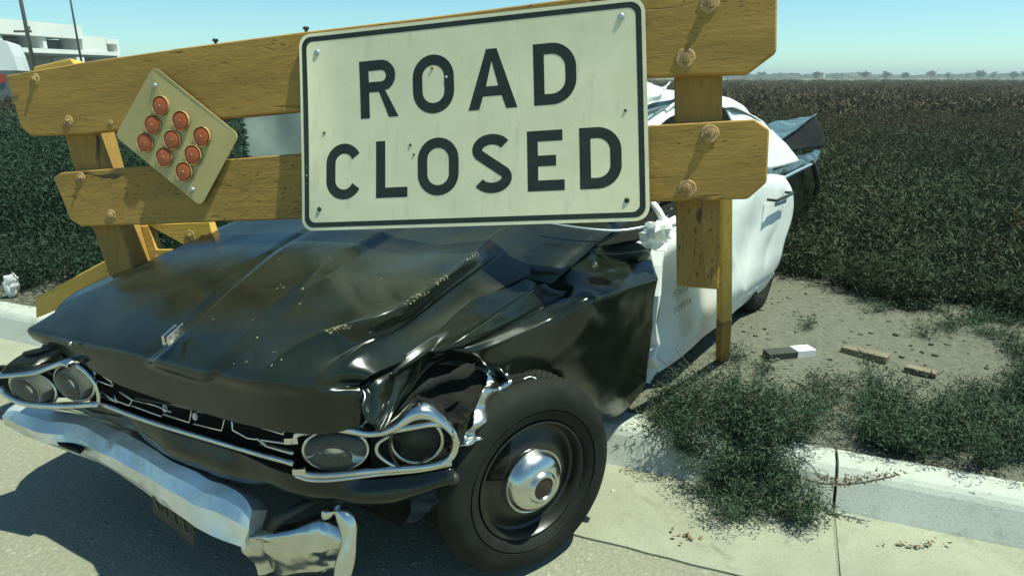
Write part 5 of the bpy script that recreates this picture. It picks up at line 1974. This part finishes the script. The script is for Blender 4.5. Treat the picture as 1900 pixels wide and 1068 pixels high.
def build_sign():
    base = bw(0, -0.37)
    sg = thing("road_closed_sign", "large bent white ROAD CLOSED sign with black letters bolted to the barricade rails", "sign", tuple(base))
    # sheet: dense grid inside a rounded outline
    bm = bmesh.new()
    out = rounded(0, 0, SW, SH, 0.045)
    nx, ny = 64, 38
    r = 0.045

    def inside(x, y):
        cx = min(max(x, r), SW - r)
        cy = min(max(y, r), SH - r)
        d = math.hypot(x - cx, y - cy)
        if d > r:
            f = r / d
            return cx + (x - cx) * f, cy + (y - cy) * f
        return x, y
    fr, bk = [], []
    for off, lst in ((0.0, fr), (-0.003, bk)):
        for j in range(ny + 1):
            for i in range(nx + 1):
                x, y = inside(SW * i / nx, SH * j / ny)
                lst.append(bm.verts.new(tuple(sheet_pt(x, y, off))))
    n = nx + 1
    for j in range(ny):
        for i in range(nx):
            bm.faces.new([fr[k] for k in (j * n + i, j * n + i + 1, (j + 1) * n + i + 1, (j + 1) * n + i)])
            bm.faces.new([bk[k] for k in (j * n + i, (j + 1) * n + i, (j + 1) * n + i + 1, j * n + i + 1)])
    for i in range(nx):
        bm.faces.new((fr[i + 1], fr[i], bk[i], bk[i + 1]))
        t = ny * n
        bm.faces.new((fr[t + i], fr[t + i + 1], bk[t + i + 1], bk[t + i]))
    for j in range(ny):
        bm.faces.new((fr[j * n], fr[(j + 1) * n], bk[(j + 1) * n], bk[j * n]))
        bm.faces.new((fr[(j + 1) * n + nx], fr[j * n + nx], bk[j * n + nx], bk[(j + 1) * n + nx]))
    bm_obj("sheet", bm, "sign_sheet", sg, True).modifiers.new("edges", 'EDGE_SPLIT').split_angle = math.radians(50)
    # black border line
    filled(rounded(0.012, 0.012, SW - 0.012, SH - 0.012, 0.036), [rounded(0.030, 0.030, SW - 0.030, SH - 0.030, 0.026)], 0.0005, "border", "letter_black", sg)

    # letters in nominal sheet metres; glyph boxes measured on the photo
    def loc(u, v):
        """photo pixel -> nominal sheet metres"""
        x, y = bd(u, v)
        bl, tl, brr, trr = [np.array(q_[k]) for k in ("BL", "TL", "BR", "TR")]
        b_ = (y - bl[1]) / (tl[1] - bl[1])
        for _ in range(4):
            l = bl * (1 - b_) + tl * b_
            rr = brr * (1 - b_) + trr * b_
            a = (x - l[0]) / (rr[0] - l[0])
            yy = l[1] * (1 - a) + rr[1] * a
            b_ += (y - yy) / (tl[1] - bl[1])
        return a * SW, b_ * SH
    zz = lambda a, b_: loc(a / 2.428 + 540, b_ / 2.428)

    def glyph(ch, x0, y0, w, h, st):
        def arc(cx, cy, rx, ry, a0, a1, n=14):
            return [(cx + rx * math.cos(math.radians(a0 + (a1 - a0) * k / n)), cy + ry * math.sin(math.radians(a0 + (a1 - a0) * k / n))) for k in range(n + 1)]
        P, Hs = None, []
        if ch == 'O':
            k = w / 2
            P = arc(w / 2, h - k, w / 2, k, 0, 180) + arc(w / 2, k, w / 2, k, 180, 360)
            ki = w / 2 - st
            Hs = [arc(w / 2, h - k, ki, k - st, 0, 180) + arc(w / 2, k, ki, k - st, 180, 360)]
        elif ch == 'D':
            rr = w * 0.58
            P = [(0, 0), (w - rr, 0)] + arc(w - rr, rr, rr, rr, -90, 0) + arc(w - rr, h - rr, rr, rr, 0, 90) + [(0, h)]
            ri = rr - st
            Hs = [[(st, st), (w - rr, st)] + arc(w - rr, rr, ri, ri, -90, 0) + arc(w - rr, h - rr, ri, ri, 0, 90) + [(st, h - st)]]
        elif ch == 'L':
            P = [(0, 0), (w, 0), (w, st), (st, st), (st, h), (0, h)]
        elif ch == 'E':
            m = h / 2
            P = [(0, 0), (w, 0), (w, st), (st, st), (st, m - st / 2), (w * 0.78, m - st / 2), (w * 0.78, m + st / 2), (st, m + st / 2), (st, h - st), (w * 0.96, h - st), (w * 0.96, h), (0, h)]
        elif ch == 'A':
            c = w / 2
            a = st * 0.52
            yb = h * 0.22
            sl = (c - a) / h
            P = [(0, 0), (st * 1.08, 0), (st * 1.08 + sl * yb * 0.98, yb), (w - st * 1.08 - sl * yb * 0.98, yb), (w - st * 1.08, 0), (w, 0), (c + a, h), (c - a, h)]
            y1 = yb + st * 0.92
            Hs = [[(st * 1.08 + sl * y1, y1), (w - st * 1.08 - sl * y1, y1), (c, h * 0.80)]]
        elif ch == 'R':
            rr = h * 0.275
            yb = h - 2 * rr
            P = [(0, 0), (st, 0), (st, yb), (w * 0.50, yb), (w - st * 1.05, 0), (w, 0), (w * 0.66, yb + st * 0.14)] + arc(w * 0.94 - rr, h - rr, rr, rr, -62, 90, 14) + [(0, h)]
            ri = rr - st
            Hs = [[(st, yb + st), (w * 0.94 - rr, yb + st)] + arc(w * 0.94 - rr, h - rr, ri, ri, -90, 90, 12) + [(st, h - st)]]
        elif ch == 'C':
            k = w / 2
            P = arc(w / 2, h - k, w / 2, k, 28, 180) + arc(w / 2, k, w / 2, k, 180, 332)
            ki = w / 2 - st
            inner = arc(w / 2, h - k, ki, k - st, 20, 180) + arc(w / 2, k, ki, k - st, 180, 340)
            P = P + inner[::-1]
        elif ch == 'S':
            k = w / 2
            up, lo = h - h * 0.265, h * 0.265
            r1 = h * 0.265
            cen = []
            # centre line of the S, offset to both sides
            hs = st / 2
            cl_ = arc(w / 2, up, w / 2 - hs, r1 - hs, 28, 205, 16)
            cl_ += arc(w / 2, lo, w / 2 - hs, r1 - hs, 25, -152, 16)
            cl_ = np.array(cl_)
            # smooth the crossing diagonal
            t_ = np.gradient(cl_, axis=0)
            t_ /= np.linalg.norm(t_, axis=1, keepdims=True) + 1e-9
            nn = np.stack([-t_[:, 1], t_[:, 0]], 1)
            P = [tuple(p) for p in (cl_ + nn * hs)] + [tuple(p) for p in (cl_ - nn * hs)][::-1]
        sh = lambda L: [(x0 + x, y0 + y) for x, y in L]
        return sh(P), [sh(hh) for hh in Hs]
    spec = [('R', (308, 275), (490, 527)), ('O', (553, 232), (740, 507)), ('A', (806, 213), (1027, 490)), ('D', (1090, 192), (1290, 468)),
            ('C', (170, 647), (328, 893)), ('L', (386, 645), (536, 885)), ('O', (582, 620), (767, 878)), ('S', (828, 602), (1005, 867)), ('E', (1067, 600), (1240, 858)), ('D', (1300, 583), (1495, 850))]
    for i, (ch, a, b_) in enumerate(spec):
        first = i < 4
        xm, ym = (a[0] + b_[0]) / 2, (a[1] + b_[1]) / 2
        x0 = zz(a[0] + (8 if ch in "DRLE" else 0), ym)[0]
        x1 = zz(b_[0], ym)[0]
        yt, yb = (zz(xm, a[1])[1], zz(xm, b_[1])[1])
        if ch in "AR":
            x0 = zz(a[0] + (10 if ch == 'R' else 0), b_[1])[0]
            x1 = zz(b_[0], b_[1] - 10)[0]
        P, Hs = glyph(ch, x0, 0.0, x1 - x0, 0.205, 0.0365)
        # every letter stands on its row's base line
        rowb = 0.402 if first else 0.112
        P = [(x, y + rowb) for x, y in P]
        Hs = [[(x, y + rowb) for x, y in hh] for hh in Hs]
        filled(P, Hs, 0.0005, "letter", "letter_black", sg)
    # fixing bolts and old bullet dings
    for u, v, r, mat in ((590, 99, .011, "galv"), (1154, 33, .011, "galv"), (601, 388, .009, "dark_metal"), (1166, 372, .009, "dark_metal"), (604, 248, .005, "dark_metal"), (1162, 207, .005, "dark_metal"), (765, 270, .005, "dark_metal"), (772, 288, .004, "dark_metal"), (804, 128, .006, "bolt"), (830, 145, .005, "galv")):
        x, y = loc(u, v)
        p = sheet_pt(x, y, 0.001)
        bm = bmesh.new()
        Mx = Matrix.Translation(Vector(p)) @ Matrix(((BR[0], BU[0], BN[0], 0), (BR[1], BU[1], BN[1], 0), (BR[2], BU[2], BN[2], 0), (0, 0, 0, 1))) @ Matrix.Diagonal((1, 1, 0.5, 1))
        bmesh.ops.create_uvsphere(bm, u_segments=12, v_segments=6, radius=r, matrix=Mx)
        bm_obj("fixing" if r > .006 else "dent_mark", bm, mat, sg, True)


build_sign()


def build_reflector_board():
    pts = [bd(u, v, 0.02) for u, v in ((285, 122), (441, 250), (373, 383), (209, 252))]
    c = np.mean(np.array(pts), axis=0)
    base = bw(*c, 0.012)
    rb = thing("reflector_panel", "diamond shaped yellow panel with nine round orange reflectors screwed across the rails", "reflector panel", tuple(base))
    # rounded diamond
    out = []
    n = 4
    P = [np.array(p) for p in pts]
    for i in range(4):
        a, b_, d = P[i - 1], P[i], P[(i + 1) % 4]
        e0 = (a - b_) / np.linalg.norm(a - b_)
        e1 = (d - b_) / np.linalg.norm(d - b_)
        r = 0.03
        for k in range(6):
            t = k / 5
            q = b_ + e0 * r * (1 - t) ** 2 + e1 * r * t ** 2
            out.append(tuple(q))
    bm = bmesh.new()
    # dished sheet: slightly bent so that it is not optically flat
    f = [bm.verts.new(tuple(bw(x, y, 0.016 + 0.006 * math.sin(x * 9)))) for x, y in out]
    bk = [bm.verts.new(tuple(bw(x, y, 0.012 + 0.006 * math.sin(x * 9)))) for x, y in out]
    bm.faces.new(f)
    bm.faces.new(bk[::-1])
    for i in range(len(f)):
        bm.faces.new((f[i], bk[i], bk[(i + 1) % len(f)], f[(i + 1) % len(f)]))
    bm_obj("board", bm, "reflector_board", rb)
    Mr = Matrix(((BR[0], BU[0], BN[0], 0), (BR[1], BU[1], BN[1], 0), (BR[2], BU[2], BN[2], 0), (0, 0, 0, 1)))
    for u, v in ((300, 197), (338, 225), (376, 254), (285, 232), (322, 260), (360, 288), (270, 265), (307, 292), (344, 319)):
        x, y = bd(u, v, 0.018)
        p = bw(x, y, 0.018 + 0.006 * math.sin(x * 9))
        bm = bmesh.new()
        M = Matrix.Translation(Vector(p)) @ Mr
        rr = 0.040
        rings = []
        for r, z in ((rr, -0.003), (rr, 0.004), (rr * 0.95, 0.006), (rr * 0.90, 0.004)):
            rings.append([M @ Vector((r * math.cos(a), r * math.sin(a), z)) for a in np.linspace(0, 2 * math.pi, 28, endpoint=False)])
        loft_bm(bm, rings, True, False)
        o = bm_obj("reflector", bm, "bolt", rb, False)
        bm = bmesh.new()
        rings = []
        for r, z in ((rr * 0.91, 0.0035), (rr * 0.7, 0.0055), (rr * 0.35, 0.007), (rr * 0.17, 0.0073)):
            rings.append([M @ Vector((r * math.cos(a), r * math.sin(a), z)) for a in np.linspace(0, 2 * math.pi, 28, endpoint=False)])
        loft_bm(bm, rings, True, True)
        bm_obj("lens", bm, "orange_lens", o, True)
        bm = bmesh.new()
        bmesh.ops.create_uvsphere(bm, u_segments=8, v_segments=5, radius=0.0045, matrix=M @ Matrix.Translation((0, 0, 0.006)))
        bm_obj("rivet", bm, "bolt", o, True)
    for u, v in ((288, 159), (358, 352)):
        x, y = bd(u, v, 0.018)
        bm = bmesh.new()
        bmesh.ops.create_uvsphere(bm, u_segments=10, v_segments=6, radius=0.010, matrix=Matrix.Translation(Vector(bw(x, y, 0.017 + 0.006 * math.sin(x * 9)))) @ Mr @ Matrix.Diagonal((1, 1, 0.5, 1)))
        bm_obj("screw", bm, "galv", rb, True)


build_reflector_board()


# ------------------------------------------------------------------ litter on the dirt
def stick_on_ground(name, label, cat, a, b_, w, h, mat, end=None):
    A, B2 = at_z(*a), at_z(*b_)
    X = B2 - A
    L = np.linalg.norm(X)
    X /= L
    Yv = np.cross(ZUP, X)
    Yv /= np.linalg.norm(Yv)
    Nv = np.cross(X, Yv)
    t = thing(name, label, cat, tuple(A))
    o = board("plank", [(0, -w / 2), (L * 0.985, -w / 2), (L, w / 2 - 0.01), (L * 0.97, w / 2), (0.01, w / 2)], h, 0.0, (A, X, Yv, Nv), mat, t, 0.003)
    if end:
        e = board("white_end", [(L * 0.62, -w / 2 - 0.002), (L + 0.003, -w / 2 - 0.002), (L + 0.003, w / 2 + 0.002), (L * 0.62, w / 2 + 0.002)], h + 0.003, 0.002, (A, X, Yv, Nv), end, t, 0.002)
    return t


stick_on_ground("wood_block", "short dark block of wood with one white end lying on the dirt", "block", (1418, 668, .135), (1503, 660, .135), 0.075, 0.05, "block_dark", "paper")  # darker along most of its length, white at one end
stick_on_ground("broken_plank", "longer piece of grey plank lying on the dirt right of the white ended block", "plank", (1562, 652, .135), (1648, 672, .135), 0.075, 0.04, "wood_grey")
stick_on_ground("broken_plank", "short grey plank end half hidden in the weeds, rightmost piece of broken plank", "plank", (1678, 686, .135), (1738, 700, .135), 0.06, 0.03, "wood_grey")

# crumpled white paper on the left kerb
p = at_z(24, 545, .155)
bm = bmesh.new()
bmesh.ops.create_icosphere(bm, subdivisions=3, radius=1.0)
for v_ in bm.verts:
    k = 1 + 0.45 * noise.noise(v_.co * 2.3 + Vector((3, 1, 7)))
    v_.co = Vector((v_.co.x * 0.045 * k + v_.co.z * 0.015, v_.co.y * 0.04 * k, v_.co.z * 0.085 * k + 0.06)) + Vector(p)
tag(bm_obj("crumpled_paper", bm, "paper", None, base=p), "crumpled piece of white paper standing on the left kerb", "litter")
